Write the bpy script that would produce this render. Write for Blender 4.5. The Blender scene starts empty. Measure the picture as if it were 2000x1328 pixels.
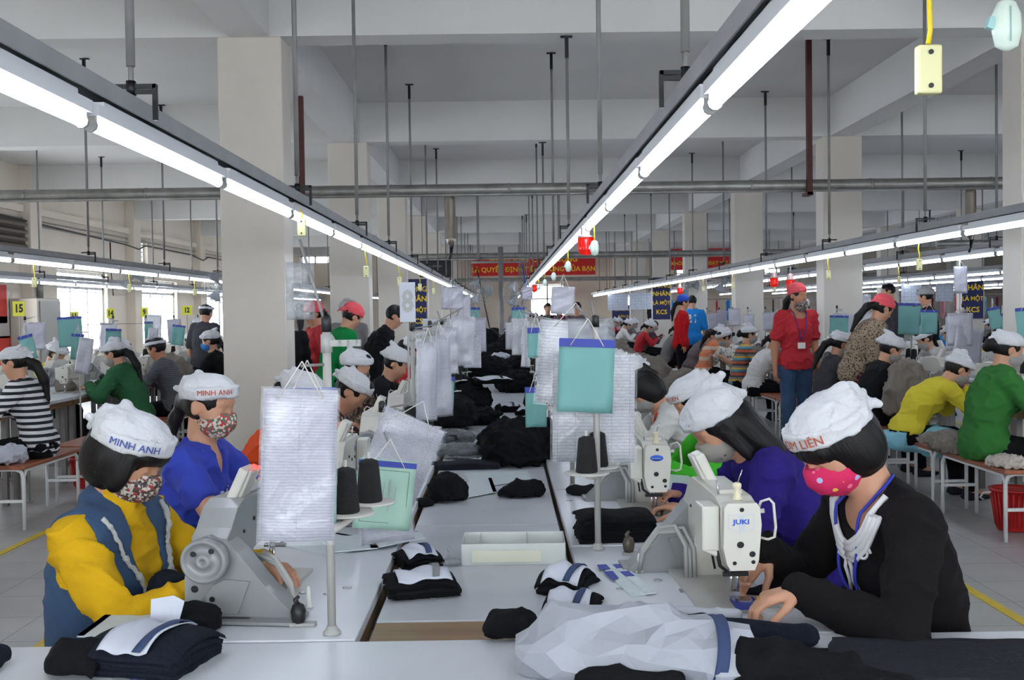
import bpy, math, random
import numpy as np
from mathutils import Matrix, Vector, noise
rng = random.Random(7)
# ---------------------------------------------------------------- camera
H = 1.47; F = 2115.0
def _n(v):
    v = np.array(v, float); return v / np.linalg.norm(v)
_Yc = _n((-15 / F, 56 / F, -1.0))
_xc = np.array((1.0, 0.014, 0.0)); _xc = _n(_xc - _Yc * np.dot(_xc, _Yc))
_Zc = np.cross(_xc, _Yc)
RC = np.array([_xc, _Yc, _Zc])            # camera -> world rotation
cam_d = bpy.data.cameras.new('camera'); cam = bpy.data.objects.new('camera', cam_d)
bpy.context.scene.collection.objects.link(cam)
mw = Matrix([[*RC[0], 0], [*RC[1], 0], [*RC[2], H], [0, 0, 0, 1]])
cam.matrix_world = mw
cam_d.sensor_width = 36.0; cam_d.lens = F / 2000 * 36.0; cam_d.clip_start = 0.05; cam_d.clip_end = 200
bpy.context.scene.camera = cam
def at(px, py, Y):
    """world point seen at a photo position, at distance Y down the hall"""
    d = RC @ np.array(((px - 1000) / F, (664 - py) / F, -1.0))
    t = Y / d[1]
    return Vector((d[0] * t, Y, H + d[2] * t))
def atz(px, py, z):
    d = RC @ np.array(((px - 1000) / F, (664 - py) / F, -1.0))
    t = (z - H) / d[2]
    return Vector((d[0] * t, d[1] * t, z))
# ---------------------------------------------------------------- world, exposure
sc = bpy.context.scene
sc.view_settings.view_transform = 'Standard'; sc.view_settings.look = 'None'
sc.view_settings.exposure = 0.16; sc.view_settings.gamma = 1.0
sc.view_settings.use_curve_mapping = False
wd = bpy.data.worlds.new('sky'); sc.world = wd; wd.use_nodes = True
bg = wd.node_tree.nodes['Background']
bg.inputs[0].default_value = (0.86, 0.93, 1.0, 1); bg.inputs[1].default_value = 13.0
TUBE_POWER = 17.0
cy = sc.cycles
cy.use_denoising = True; cy.use_adaptive_sampling = True; cy.adaptive_threshold = 0.02; cy.max_bounces = 6; cy.diffuse_bounces = 3; cy.glossy_bounces = 3
cy.transmission_bounces = 4; cy.transparent_max_bounces = 8; cy.sample_clamp_indirect = 6.0
cy.caustics_reflective = False; cy.caustics_refractive = False
# ---------------------------------------------------------------- materials
MATS = {}
def lin(c):
    """sRGB 0-255 or 0-1 to linear"""
    c = [x / 255.0 for x in c]
    return tuple(((x / 12.92) if x <= 0.04045 else ((x + 0.055) / 1.055) ** 2.4) for x in c) + (1.0,)
def nt(m): return m.node_tree.nodes, m.node_tree.links
def mat(name, rgb=(200, 200, 200), rough=0.6, metal=0.0, bump=None, var=None, emis=None, coat=0.0, alpha=None, trans=0.0, sheen=0.0, spec=0.5):
    if name in MATS: return MATS[name]
    m = bpy.data.materials.new(name); m.use_nodes = True; MATS[name] = m
    N, L = nt(m); b = N['Principled BSDF']
    b.inputs['Base Color'].default_value = lin(rgb); b.inputs['Roughness'].default_value = rough
    b.inputs['Metallic'].default_value = metal; b.inputs['Coat Weight'].default_value = coat
    b.inputs['Coat Roughness'].default_value = 0.12
    b.inputs['Sheen Weight'].default_value = sheen; b.inputs['Specular IOR Level'].default_value = spec
    b.inputs['Transmission Weight'].default_value = trans
    if alpha is not None: b.inputs['Alpha'].default_value = alpha
    if emis:
        b.inputs['Emission Color'].default_value = lin(emis[0]); b.inputs['Emission Strength'].default_value = emis[1]
    tc = N.new('ShaderNodeTexCoord')
    if var:                                   # (scale, amount): blotchy wear
        nz = N.new('ShaderNodeTexNoise'); nz.inputs['Scale'].default_value = var[0]; nz.inputs['Detail'].default_value = 5
        L.new(tc.outputs['Object'], nz.inputs['Vector'])
        mr = N.new('ShaderNodeMapRange'); mr.inputs[1].default_value = .3; mr.inputs[2].default_value = .7
        mr.inputs[3].default_value = 1 - var[1]; mr.inputs[4].default_value = 1 + var[1] * .4
        L.new(nz.outputs['Fac'], mr.inputs[0])
        mx = N.new('ShaderNodeMix'); mx.data_type = 'RGBA'; mx.blend_type = 'MULTIPLY'; mx.inputs[0].default_value = 1
        mx.inputs[6].default_value = lin(rgb); L.new(mr.outputs[0], mx.inputs[7]); L.new(mx.outputs[2], b.inputs['Base Color'])
    if bump:                                  # (scale, strength)
        nz = N.new('ShaderNodeTexNoise'); nz.inputs['Scale'].default_value = bump[0]; nz.inputs['Detail'].default_value = 4
        L.new(tc.outputs['Object'], nz.inputs['Vector'])
        bp = N.new('ShaderNodeBump'); bp.inputs['Strength'].default_value = bump[1]; bp.inputs['Distance'].default_value = 0.01
        L.new(nz.outputs['Fac'], bp.inputs['Height']); L.new(bp.outputs[0], b.inputs['Normal'])
        if coat > 0: L.new(bp.outputs[0], b.inputs['Coat Normal'])
    return m
def ramp(m, fac, stops, interp='CONSTANT'):
    N, L = nt(m); r = N.new('ShaderNodeValToRGB'); r.color_ramp.interpolation = interp
    e = r.color_ramp.elements
    e[0].position, e[0].color = stops[0][0], lin(stops[0][1]); e[1].position, e[1].color = stops[1][0], lin(stops[1][1])
    for p, c in stops[2:]:
        k = e.new(p); k.color = lin(c)
    L.new(fac, r.inputs[0]); L.new(r.outputs[0], N['Principled BSDF'].inputs['Base Color']); return r
def stripes(name, period, cols, axis=2, rough=.85, wob=.0):
    m = mat(name, cols[0], rough, bump=(60, .3))
    if 'done' in m: return m
    m['done'] = 1; N, L = nt(m); tc = N.new('ShaderNodeTexCoord'); sx = N.new('ShaderNodeSeparateXYZ')
    L.new(tc.outputs['Object'], sx.inputs[0])
    d = N.new('ShaderNodeMath'); d.operation = 'DIVIDE'; L.new(sx.outputs[axis], d.inputs[0]); d.inputs[1].default_value = period
    f = N.new('ShaderNodeMath'); f.operation = 'FRACT'; L.new(d.outputs[0], f.inputs[0])
    ramp(m, f.outputs[0], [(i / len(cols), c) for i, c in enumerate(cols)]); return m
def spots(name, scale, cols, rough=.85, feature='F1', bump=None):
    """printed cloth: cells of the given colours"""
    m = mat(name, cols[0], rough, bump=bump)
    if 'done' in m: return m
    m['done'] = 1; N, L = nt(m); tc = N.new('ShaderNodeTexCoord'); v = N.new('ShaderNodeTexVoronoi'); v.inputs['Scale'].default_value = scale
    v.feature = 'F1'; L.new(tc.outputs['Object'], v.inputs['Vector'])
    s = N.new('ShaderNodeSeparateColor'); L.new(v.outputs['Color'], s.inputs[0])
    if feature == 'F1':
        ramp(m, s.outputs[0], [(i / len(cols), c) for i, c in enumerate(cols)])
    else:                                     # round dots on the first colour
        lt = N.new('ShaderNodeMath'); lt.operation = 'LESS_THAN'; lt.inputs[1].default_value = float(feature)
        L.new(v.outputs['Distance'], lt.inputs[0])
        mu = N.new('ShaderNodeMath'); mu.operation = 'MULTIPLY'; L.new(lt.outputs[0], mu.inputs[0])
        ad = N.new('ShaderNodeMath'); ad.operation = 'MULTIPLY_ADD'; L.new(s.outputs[1], ad.inputs[0]); ad.inputs[1].default_value = .7; ad.inputs[2].default_value = .28
        L.new(ad.outputs[0], mu.inputs[1])
        n = len(cols) - 1
        ramp(m, mu.outputs[0], [(0, cols[0])] + [(.2 + .8 * i / n, c) for i, c in enumerate(cols[1:])])
    return m
white = mat('white_paint', (226, 226, 224), .45, var=(3, .06))
wallm = mat('plaster_cream', (220, 209, 192), .85, bump=(40, .15), var=(1.3, .07))
colm = mat('plaster_column', (208, 201, 191), .85, bump=(60, .15), var=(1.6, .06))
ceilm = mat('plaster_ceiling', (214, 212, 209), .9, bump=(30, .15), var=(.8, .06))
galv = mat('galvanised_pipe', (148, 146, 142), .42, .55, var=(9, .25), bump=(50, .1))
railm = mat('grey_rail_paint', (154, 155, 157), .5, .1, var=(6, .12))
rodm = mat('grey_rod_paint', (132, 130, 128), .55, .15, var=(9, .15))
lam = mat('grey_white_laminate', (214, 217, 222), .28, var=(5, .05))
lam2 = mat('worn_grey_laminate', (196, 199, 204), .33, var=(7, .08))
machm = mat('machine_white_enamel', (206, 203, 193), .32, var=(8, .05), coat=.2)
machg = mat('machine_grey_enamel', (134, 135, 136), .35, var=(8, .06), coat=.2)
greyp = mat('grey_plastic', (158, 158, 154), .45)
darkm = mat('dark_metal', (38, 38, 40), .4, .6)
steel = mat('bright_steel', (190, 190, 192), .25, .9)
blackp = mat('black_plastic', (20, 20, 22), .45)
creamp = mat('cream_plastic', (214, 205, 176), .5)
blackc = mat('black_cloth', (20, 20, 22), .95, bump=(45, .8), spec=.15)
charc = mat('charcoal_cloth', (40, 42, 48), .95, bump=(60, .7), spec=.15)
navyc = mat('navy_cloth', (24, 29, 40), .95, bump=(90, .6), spec=.15)
greyc = mat('taupe_cloth', (128, 121, 112), .95, bump=(18, .35), spec=.15)
paperw = mat('white_paper', (192, 196, 206), .75, bump=(11, .8), var=(5, .04))
blueink = mat('blue_card', (42, 58, 150), .55)
teal = mat('teal_card', (108, 160, 156), .65, var=(4, .06))
tealp = mat('pale_green_card', (156, 190, 172), .65, var=(4, .06))
thread = mat('black_thread', (17, 17, 18), .85, bump=(300, .4))
tubewh = mat('fixture_white', (225, 228, 232), .35)
tubem = mat('lit_tube', (255, 255, 255), .3, emis=((228, 238, 255), TUBE_POWER))
redl = mat('red_beacon_plastic', (226, 30, 18), .25, trans=.3, emis=((255, 30, 12), .18))
yellowc = mat('yellow_cord', (222, 196, 30), .5)
ropew = mat('white_string', (214, 210, 200), .8)
maroon = mat('maroon_paint', (74, 32, 30), .6, .2)
def wood_mat(name, c1, c2, scale=14, rough=.4, axis=1):
    m = mat(name, c1, rough, coat=.15)
    N, L = nt(m); tc = N.new('ShaderNodeTexCoord'); mp = N.new('ShaderNodeMapping')
    s = [scale] * 3; s[axis] = scale * .08; mp.inputs['Scale'].default_value = s
    L.new(tc.outputs['Object'], mp.inputs[0]); nz = N.new('ShaderNodeTexNoise'); nz.inputs['Detail'].default_value = 6; nz.inputs['Scale'].default_value = 1.6
    L.new(mp.outputs[0], nz.inputs['Vector']); ramp(m, nz.outputs['Fac'], [(.3, c1), (.7, c2)], 'LINEAR'); return m
wood = wood_mat('brown_wood_edge', (104, 78, 50), (142, 110, 76))
woodx = wood_mat('brown_wood_plank', (112, 84, 56), (150, 118, 84), axis=0)
benchw = wood_mat('orange_brown_bench_wood', (128, 66, 40), (176, 100, 62))
# plastic sleeve: printed sheet under crinkled clear film
def sheet_mat(name, base, ink, rows=26.0, cols=7.0, coat=1.0, unit=1.0):
    m = mat(name, base, .45)
    N, L = nt(m); b = N['Principled BSDF']; tc = N.new('ShaderNodeTexCoord')
    se = N.new('ShaderNodeSeparateXYZ'); cb = N.new('ShaderNodeCombineXYZ'); L.new(tc.outputs['Object'], se.inputs[0])
    L.new(se.outputs[0], cb.inputs[0]); L.new(se.outputs[2], cb.inputs[1])
    br = N.new('ShaderNodeTexBrick'); br.offset = 0; br.inputs['Scale'].default_value = unit
    br.inputs['Brick Width'].default_value = .22 / cols; br.inputs['Row Height'].default_value = .3 / rows
    br.inputs['Mortar Size'].default_value = .0005; br.inputs['Color1'].default_value = lin(base); br.inputs['Color2'].default_value = lin([c * .96 for c in base])
    br.inputs['Mortar'].default_value = lin(ink); L.new(cb.outputs[0], br.inputs['Vector'])
    mp = N.new('ShaderNodeMapping'); mp.inputs['Scale'].default_value = (110 * unit, rows * 3.3 * unit, 1); L.new(cb.outputs[0], mp.inputs[0])
    nz = N.new('ShaderNodeTexNoise'); nz.inputs['Scale'].default_value = 1; nz.inputs['Detail'].default_value = 2; L.new(mp.outputs[0], nz.inputs['Vector'])
    mr = N.new('ShaderNodeMapRange'); mr.inputs[1].default_value = .50; mr.inputs[2].default_value = .66; mr.inputs[3].default_value = 0; mr.inputs[4].default_value = .3
    L.new(nz.outputs['Fac'], mr.inputs[0])
    mx = N.new('ShaderNodeMix'); mx.data_type = 'RGBA'; L.new(mr.outputs[0], mx.inputs[0]); L.new(br.outputs['Color'], mx.inputs[6]); mx.inputs[7].default_value = lin(ink)
    L.new(mx.outputs[2], b.inputs['Base Color'])
    if coat:
        b.inputs['Coat Weight'].default_value = coat; b.inputs['Coat Roughness'].default_value = .1
        n2 = N.new('ShaderNodeTexNoise'); n2.inputs['Scale'].default_value = 9; n2.inputs['Detail'].default_value = 5; n2.inputs['Distortion'].default_value = 1.2
        L.new(tc.outputs['Object'], n2.inputs['Vector']); bp = N.new('ShaderNodeBump'); bp.inputs['Strength'].default_value = .9; bp.inputs['Distance'].default_value = .02
        L.new(n2.outputs['Fac'], bp.inputs['Height']); L.new(bp.outputs[0], b.inputs['Coat Normal'])
        bp2 = N.new('ShaderNodeBump'); bp2.inputs['Strength'].default_value = .25; bp2.inputs['Distance'].default_value = .02
        L.new(n2.outputs['Fac'], bp2.inputs['Height']); L.new(bp2.outputs[0], b.inputs['Normal'])
    return m
sheetA = sheet_mat('printed_sheet_in_sleeve', (182, 182, 193), (120, 120, 140), rows=46, cols=3)
sheetB = sheet_mat('printed_form_in_sleeve', (200, 202, 208), (110, 114, 132), rows=30, cols=4)
clearp = mat('clear_plastic', (225, 228, 232), .12, alpha=.2, coat=1.0, bump=(13, 1.0))
bagm = mat('clear_wrap', (150, 154, 160), .08, alpha=.42, coat=1.0, bump=(34, 1.0))
boxp = mat('milky_plastic', (228, 232, 226), .3, alpha=.55, coat=.4)
skin1 = mat('skin_light', (194, 143, 114), .55, var=(12, .06), bump=(90, .08))
skin2 = mat('skin_tan', (178, 122, 92), .55, var=(12, .06), bump=(90, .08))
hairm = mat('black_hair', (14, 11, 11), .5, spec=.28)
def hair_fix():
    N, L = nt(hairm); b = N['Principled BSDF']; tc = N.new('ShaderNodeTexCoord'); mp = N.new('ShaderNodeMapping'); mp.inputs['Scale'].default_value = (160, 260, 9)
    L.new(tc.outputs['Object'], mp.inputs[0]); nz = N.new('ShaderNodeTexNoise'); nz.inputs['Scale'].default_value = 1; nz.inputs['Detail'].default_value = 3
    L.new(mp.outputs[0], nz.inputs['Vector']); bp = N.new('ShaderNodeBump'); bp.inputs['Strength'].default_value = .55; bp.inputs['Distance'].default_value = .004
    L.new(nz.outputs['Fac'], bp.inputs['Height']); L.new(bp.outputs[0], b.inputs['Normal'])
hair_fix()
capm = mat('white_cotton_cap', (206, 207, 210), .9, bump=(38, .8), spec=.2)
redcap = mat('coral_red_scarf', (222, 84, 92), .85, bump=(30, .5))
bluecap = mat('blue_scarf', (34, 70, 170), .85, bump=(30, .5))
lipm = mat('lips', (150, 70, 66), .5)
eyem = mat('eye_dark', (22, 16, 14), .2)
# ---------------------------------------------------------------- object helpers
COL = sc.collection
def tag(o, label=None, cat=None, group=None, kind=None):
    if label: o['label'] = label
    if cat: o['category'] = cat
    if group: o['group'] = group
    if kind: o['kind'] = kind
    return o
def empty(name, loc=(0, 0, 0), rz=0.0):
    o = bpy.data.objects.new(name, None); COL.objects.link(o); o.location = loc; o.rotation_euler = (0, 0, rz); o.empty_display_size = .1
    return o
def link(name, me, parent=None, m=None, loc=None, rz=None, local=None):
    o = bpy.data.objects.new(name, me); COL.objects.link(o)
    if parent is not None: o.parent = parent
    if loc is not None: o.location = loc
    if rz is not None: o.rotation_euler = (0, 0, rz)
    if local is not None: o.matrix_local = local
    if m is not None:
        if not me.materials: me.materials.append(m)
        if me.materials[0] != m:
            o.material_slots[0].link = 'OBJECT'; o.material_slots[0].material = m
    return o
def copy_tree(o, parent=None, swap=None):
    c = o.copy(); COL.objects.link(c); c.parent = parent
    if swap and c.type == 'MESH':
        key = o.name.split('.')[0]
        if key in swap:
            c.material_slots[0].link = 'OBJECT'; c.material_slots[0].material = swap[key]
    for ch in list(o.children): copy_tree(ch, c, swap)
    return c
class MB:
    """collects shapes into one mesh"""
    def __init__(s): s.v = []; s.f = []; s.mi = []; s.sm = []; s.uv = {}
    def add(s, vs, fs, mi=0, smooth=False, xf=None):
        b = len(s.v)
        s.v += [tuple(xf @ Vector(p)) if xf else tuple(p) for p in vs]
        s.f += [tuple(b + i for i in f) for f in fs]; s.mi += [mi] * len(fs); s.sm += [smooth] * len(fs); return s
    def box(s, c, d, mi=0, xf=None, rz=0, rx=0, ry=0):
        x, y, z = d[0] / 2, d[1] / 2, d[2] / 2
        R = Matrix.Rotation(rz, 3, 'Z') @ Matrix.Rotation(ry, 3, 'Y') @ Matrix.Rotation(rx, 3, 'X')
        vs = [Vector(c) + R @ Vector((a * x, b * y, e * z)) for a in (-1, 1) for b in (-1, 1) for e in (-1, 1)]
        return s.add(vs, [(0, 1, 3, 2), (4, 6, 7, 5), (0, 4, 5, 1), (2, 3, 7, 6), (0, 2, 6, 4), (1, 5, 7, 3)], mi, False, xf)
    def cyl(s, a, b, r, r2=None, n=12, mi=0, cap=True, xf=None, smooth=True):
        return s.tube([a, b], [r, r if r2 is None else r2], n, mi, cap, xf, smooth)
    def tube(s, pts, r, n=8, mi=0, cap=True, xf=None, smooth=True, closed=False):
        pts = [Vector(p) for p in pts]; m = len(pts)
        if not hasattr(r, '__len__'): r = [r] * m
        t0 = (pts[1] - pts[0]).normalized(); up = Vector((0, 0, 1)) if abs(t0.z) < .9 else Vector((1, 0, 0))
        u = t0.cross(up).normalized(); vs = []
        for i, p in enumerate(pts):
            if closed: t = (pts[(i + 1) % m] - pts[i - 1]).normalized()
            else: t = (pts[min(i + 1, m - 1)] - pts[max(i - 1, 0)]).normalized()
            u = (u - t * u.dot(t))
            u = u.normalized() if u.length > 1e-6 else t.orthogonal().normalized()
            w = t.cross(u)
            for k in range(n):
                an = 2 * math.pi * k / n; vs.append(p + (u * math.cos(an) + w * math.sin(an)) * r[i])
        fs = []
        for i in range(m if closed else m - 1):
            j = (i + 1) % m
            for k in range(n): fs.append((i * n + k, i * n + (k + 1) % n, j * n + (k + 1) % n, j * n + k))
        s.add(vs, fs, mi, smooth, xf)
        if cap and not closed:
            b = len(s.v) - len(vs); s.f.append(tuple(b + k for k in range(n - 1, -1, -1))); s.f.append(tuple(b + (m - 1) * n + k for k in range(n)))
            s.mi += [mi] * 2; s.sm += [False] * 2
        return s
    def lathe(s, prof, n=24, mi=0, xf=None, smooth=True):
        vs = []; fs = []
        for r, z in prof:
            for k in range(n):
                a = 2 * math.pi * k / n; vs.append((r * math.cos(a), r * math.sin(a), z))
        for i in range(len(prof) - 1):
            for k in range(n): fs.append((i * n + k, i * n + (k + 1) % n, (i + 1) * n + (k + 1) % n, (i + 1) * n + k))
        fs.append(tuple(range(n - 1, -1, -1))); fs.append(tuple((len(prof) - 1) * n + k for k in range(n)))
        return s.add(vs, fs, mi, smooth, xf)
    def prism(s, out, depth, mi=0, xf=None, smooth=False):
        """outline in local XZ, thickness along Y, centred"""
        n = len(out); vs = [(x, -depth / 2, z) for x, z in out] + [(x, depth / 2, z) for x, z in out]
        fs = [tuple(range(n)), tuple(range(2 * n - 1, n - 1, -1))] + [(i, i + n, (i + 1) % n + n, (i + 1) % n) for i in range(n)]
        return s.add(vs, fs, mi, smooth, xf)
    def grid(s, fn, nu, nv, mi=0, smooth=True, xf=None):
        vs = [fn(i / nu, j / nv) for j in range(nv + 1) for i in range(nu + 1)]
        fs = [(j * (nu + 1) + i, j * (nu + 1) + i + 1, (j + 1) * (nu + 1) + i + 1, (j + 1) * (nu + 1) + i) for j in range(nv) for i in range(nu)]
        return s.add(vs, fs, mi, smooth, xf)
    def mesh(s, name, mats):
        me = bpy.data.meshes.new(name); me.from_pydata(s.v, [], s.f)
        if not isinstance(mats, (list, tuple)): mats = [mats]
        for m in mats: me.materials.append(m)
        me.polygons.foreach_set('material_index', s.mi); me.polygons.foreach_set('use_smooth', s.sm); me.update(); return me
    def build(s, name, mats, parent=None, loc=None, rz=None, bevel=0, solid=0, sub=0, local=None):
        o = link(name, s.mesh(name, mats), parent, None, loc, rz, local)
        if solid:
            md = o.modifiers.new('Solidify', 'SOLIDIFY'); md.thickness = solid; md.offset = 0
        if bevel:
            md = o.modifiers.new('Bevel', 'BEVEL'); md.width = bevel; md.segments = 2; md.limit_method = 'ANGLE'; md.angle_limit = math.radians(35)
        if sub:
            md = o.modifiers.new('Subsurf', 'SUBSURF'); md.levels = sub; md.render_levels = sub
        return o
def text_verts(txt, size=.1, align='CENTER', depth=0.0, bold=0.0):
    cu = bpy.data.curves.new('t', 'FONT'); cu.body = txt; cu.size = size; cu.align_x = align; cu.align_y = 'CENTER'; cu.resolution_u = 2
    cu.extrude = depth; cu.offset = bold
    o = bpy.data.objects.new('t', cu); COL.objects.link(o); dg = bpy.context.evaluated_depsgraph_get(); me = bpy.data.meshes.new_from_object(o.evaluated_get(dg))
    import bmesh
    bm = bmesh.new(); bm.from_mesh(me); bmesh.ops.triangulate(bm, faces=bm.faces[:], ngon_method='EAR_CLIP'); bm.to_mesh(me); bm.free()
    vs = [tuple(v.co) for v in me.vertices]; fs = [tuple(p.vertices) for p in me.polygons]
    bpy.data.objects.remove(o); bpy.data.curves.remove(cu); bpy.data.meshes.remove(me); return vs, fs
ORD = ['first', 'second', 'third', 'fourth', 'fifth', 'sixth', 'seventh', 'eighth', 'ninth', 'tenth', 'eleventh', 'twelfth', 'thirteenth', 'fourteenth', 'fifteenth', 'sixteenth', 'seventeenth', 'eighteenth', 'nineteenth', 'twentieth']
ORD += ['twenty-' + o for o in ORD[:9]] + ['thirtieth'] + ['thirty-' + o for o in ORD[:9]]
# ---------------------------------------------------------------- distance-field modelling
def sdf_mesh(ops, vox, name='m', disp=None):
    """ops: ('cap',a,b,ra,rb,k) ('ell',c,rad,R,k) ('sub',c,rad,R,k) ('cut',p,n) ('ring',c,rad,R,z0,h,t,k)"""
    lo = np.full(3, 1e9); hi = -lo
    for o in ops:
        if o[0] == 'cap':
            a, b = np.array(o[1], float), np.array(o[2], float); r = max(o[3], o[4])
            lo = np.minimum(lo, np.minimum(a, b) - r); hi = np.maximum(hi, np.maximum(a, b) + r)
        elif o[0] in ('ell', 'ring'):
            c = np.array(o[1], float); r = max(o[2]) * 1.02; lo = np.minimum(lo, c - r); hi = np.maximum(hi, c + r)
    lo -= vox * 3; hi += vox * 3; n = np.ceil((hi - lo) / vox).astype(int) + 1
    D = np.full(n, .05, np.float32); ax = [lo[i] + vox * np.arange(n[i], dtype=np.float32) for i in range(3)]
    for o in ops:
        k = o[5] if o[0] == 'cap' else (o[-1] if o[0] != 'cut' else 0)
        if o[0] == 'cut':
            p, nn = np.array(o[1], float), _n(o[2])
            d = (ax[0][:, None, None] - p[0]) * nn[0] + (ax[1][None, :, None] - p[1]) * nn[1] + (ax[2][None, None, :] - p[2]) * nn[2]
            D = np.maximum(D, d.astype(np.float32)); continue
        mg = k + vox * 2.5
        if o[0] == 'cap':
            a, b = np.array(o[1], float), np.array(o[2], float); r = max(o[3], o[4]); l, h = np.minimum(a, b) - r - mg, np.maximum(a, b) + r + mg
        else:
            c = np.array(o[1], float); r = max(o[2]); l, h = c - r - mg, c + r + mg
        i0 = np.clip(((l - lo) / vox).astype(int), 0, n); i1 = np.clip(((h - lo) / vox).astype(int) + 2, 0, n)
        if (i1 <= i0).any(): continue
        sl = tuple(slice(i0[i], i1[i]) for i in range(3))
        X = ax[0][sl[0]][:, None, None]; Y = ax[1][sl[1]][None, :, None]; Z = ax[2][sl[2]][None, None, :]
        if o[0] == 'cap':
            ab = b - a; L2 = max(float(ab @ ab), 1e-9)
            t = np.clip(((X - a[0]) * ab[0] + (Y - a[1]) * ab[1] + (Z - a[2]) * ab[2]) / L2, 0, 1)
            d = np.sqrt((X - a[0] - t * ab[0]) ** 2 + (Y - a[1] - t * ab[1]) ** 2 + (Z - a[2] - t * ab[2]) ** 2) - (o[3] + (o[4] - o[3]) * t)
        else:
            rd = o[2]; R = o[3]
            dx, dy, dz = X - c[0], Y - c[1], Z - c[2]
            if R is not None:
                R = np.array(R); q = [R[0, i] * dx + R[1, i] * dy + R[2, i] * dz for i in range(3)]
            else: q = [dx + 0 * dy + 0 * dz, dy + 0 * dx + 0 * dz, dz + 0 * dx + 0 * dy]
            k0 = np.sqrt((q[0] / rd[0]) ** 2 + (q[1] / rd[1]) ** 2 + (q[2] / rd[2]) ** 2) + 1e-6
            k1 = np.sqrt((q[0] / rd[0] ** 2) ** 2 + (q[1] / rd[1] ** 2) ** 2 + (q[2] / rd[2] ** 2) ** 2) + 1e-6
            d = k0 * (k0 - 1) / k1
            if o[0] == 'ring': d = np.maximum(np.abs(d) - o[6], np.abs(q[2] - o[4]) - o[5])
        cur = D[sl]
        if o[0] == 'sub':
            d = -d
            if k > 0:
                hh = np.clip(.5 - .5 * (cur - d) / k, 0, 1); D[sl] = cur + (d - cur) * hh + k * hh * (1 - hh)
            else: D[sl] = np.maximum(cur, d)
        elif k > 0:
            hh = np.clip(.5 + .5 * (cur - d) / k, 0, 1); D[sl] = cur + (d - cur) * hh - k * hh * (1 - hh)
        else: D[sl] = np.minimum(cur, d)
    return nets(D, lo, vox, name, disp)
def nets(D, lo, vox, name, disp=None):
    S = D < 0; S[0] = S[-1] = False; S[:, 0] = S[:, -1] = False; S[:, :, 0] = S[:, :, -1] = False
    D = np.where(S, D, np.maximum(D, 1e-5))
    c = [S[:-1, :-1, :-1], S[1:, :-1, :-1], S[:-1, 1:, :-1], S[1:, 1:, :-1], S[:-1, :-1, 1:], S[1:, :-1, 1:], S[:-1, 1:, 1:], S[1:, 1:, 1:]]
    anyc = c[0].copy(); allc = c[0].copy()
    for q in c[1:]: anyc |= q; allc &= q
    act = anyc & ~allc; I, J, K = np.nonzero(act)
    idx = np.full(act.shape, -1, np.int32); idx[I, J, K] = np.arange(len(I))
    P = np.zeros((len(I), 3)); W = np.zeros(len(I))
    corners = [(0, 0, 0), (1, 0, 0), (0, 1, 0), (1, 1, 0), (0, 0, 1), (1, 0, 1), (0, 1, 1), (1, 1, 1)]
    V = [D[I + a, J + b, K + e] for a, b, e in corners]
    for i in range(8):
        for ax_ in range(3):
            if corners[i][ax_] == 0:
                j = i + (1, 2, 4)[ax_]; m = (V[i] < 0) != (V[j] < 0); t = np.where(m, V[i] / np.where(m, V[i] - V[j], 1), 0)
                q = np.array(corners[i], float)[None, :].repeat(len(I), 0); q[:, ax_] += t
                P += q * m[:, None]; W += m
    P = P / np.maximum(W, 1)[:, None] + np.stack([I, J, K], 1); P = P * vox + lo
    F_ = []
    for ax_ in range(3):
        a = [slice(None)] * 3; b = [slice(None)] * 3; a[ax_] = slice(0, -1); b[ax_] = slice(1, None)
        e = S[tuple(a)] != S[tuple(b)]; sgn = S[tuple(a)]
        u, v = (ax_ + 1) % 3, (ax_ + 2) % 3
        g = np.nonzero(e); g = np.stack(g, 1); ok = (g[:, u] > 0) & (g[:, v] > 0); g = g[ok]
        s_ = sgn[g[:, 0], g[:, 1], g[:, 2]]
        du = np.zeros(3, int); du[u] = 1; dv = np.zeros(3, int); dv[v] = 1
        sh = np.array(idx.shape) - 1
        q = [idx[tuple(np.minimum(g - w, sh).T)] for w in (0 * du, du, du + dv, dv)]
        Q = np.stack(q, 1); Q[~s_] = Q[~s_][:, ::-1]
        F_.append(Q)
    Fq = np.concatenate(F_); Fq = Fq[(Fq >= 0).all(1)]
    Fq = Fq[:, ::-1] if False else Fq
    # one relaxing pass
    for _ in range(1):
        A = np.zeros_like(P); Cn = np.zeros(len(P))
        for i in range(4):
            j = (i + 1) % 4; np.add.at(A, Fq[:, i], P[Fq[:, j]]); np.add.at(Cn, Fq[:, i], 1); np.add.at(A, Fq[:, j], P[Fq[:, i]]); np.add.at(Cn, Fq[:, j], 1)
        P = P * .5 + .5 * A / np.maximum(Cn, 1)[:, None]
    me = bpy.data.meshes.new(name)
    me.vertices.add(len(P)); me.vertices.foreach_set('co', P.astype(np.float32).ravel())
    me.loops.add(len(Fq) * 4); me.loops.foreach_set('vertex_index', Fq.astype(np.int32).ravel())
    me.polygons.add(len(Fq)); me.polygons.foreach_set('loop_start', np.arange(0, len(Fq) * 4, 4, dtype=np.int32))
    me.update(calc_edges=True); me.polygons.foreach_set('use_smooth', np.ones(len(Fq), bool)); me.update()
    if disp: displace(me, **disp)
    return me
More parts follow.
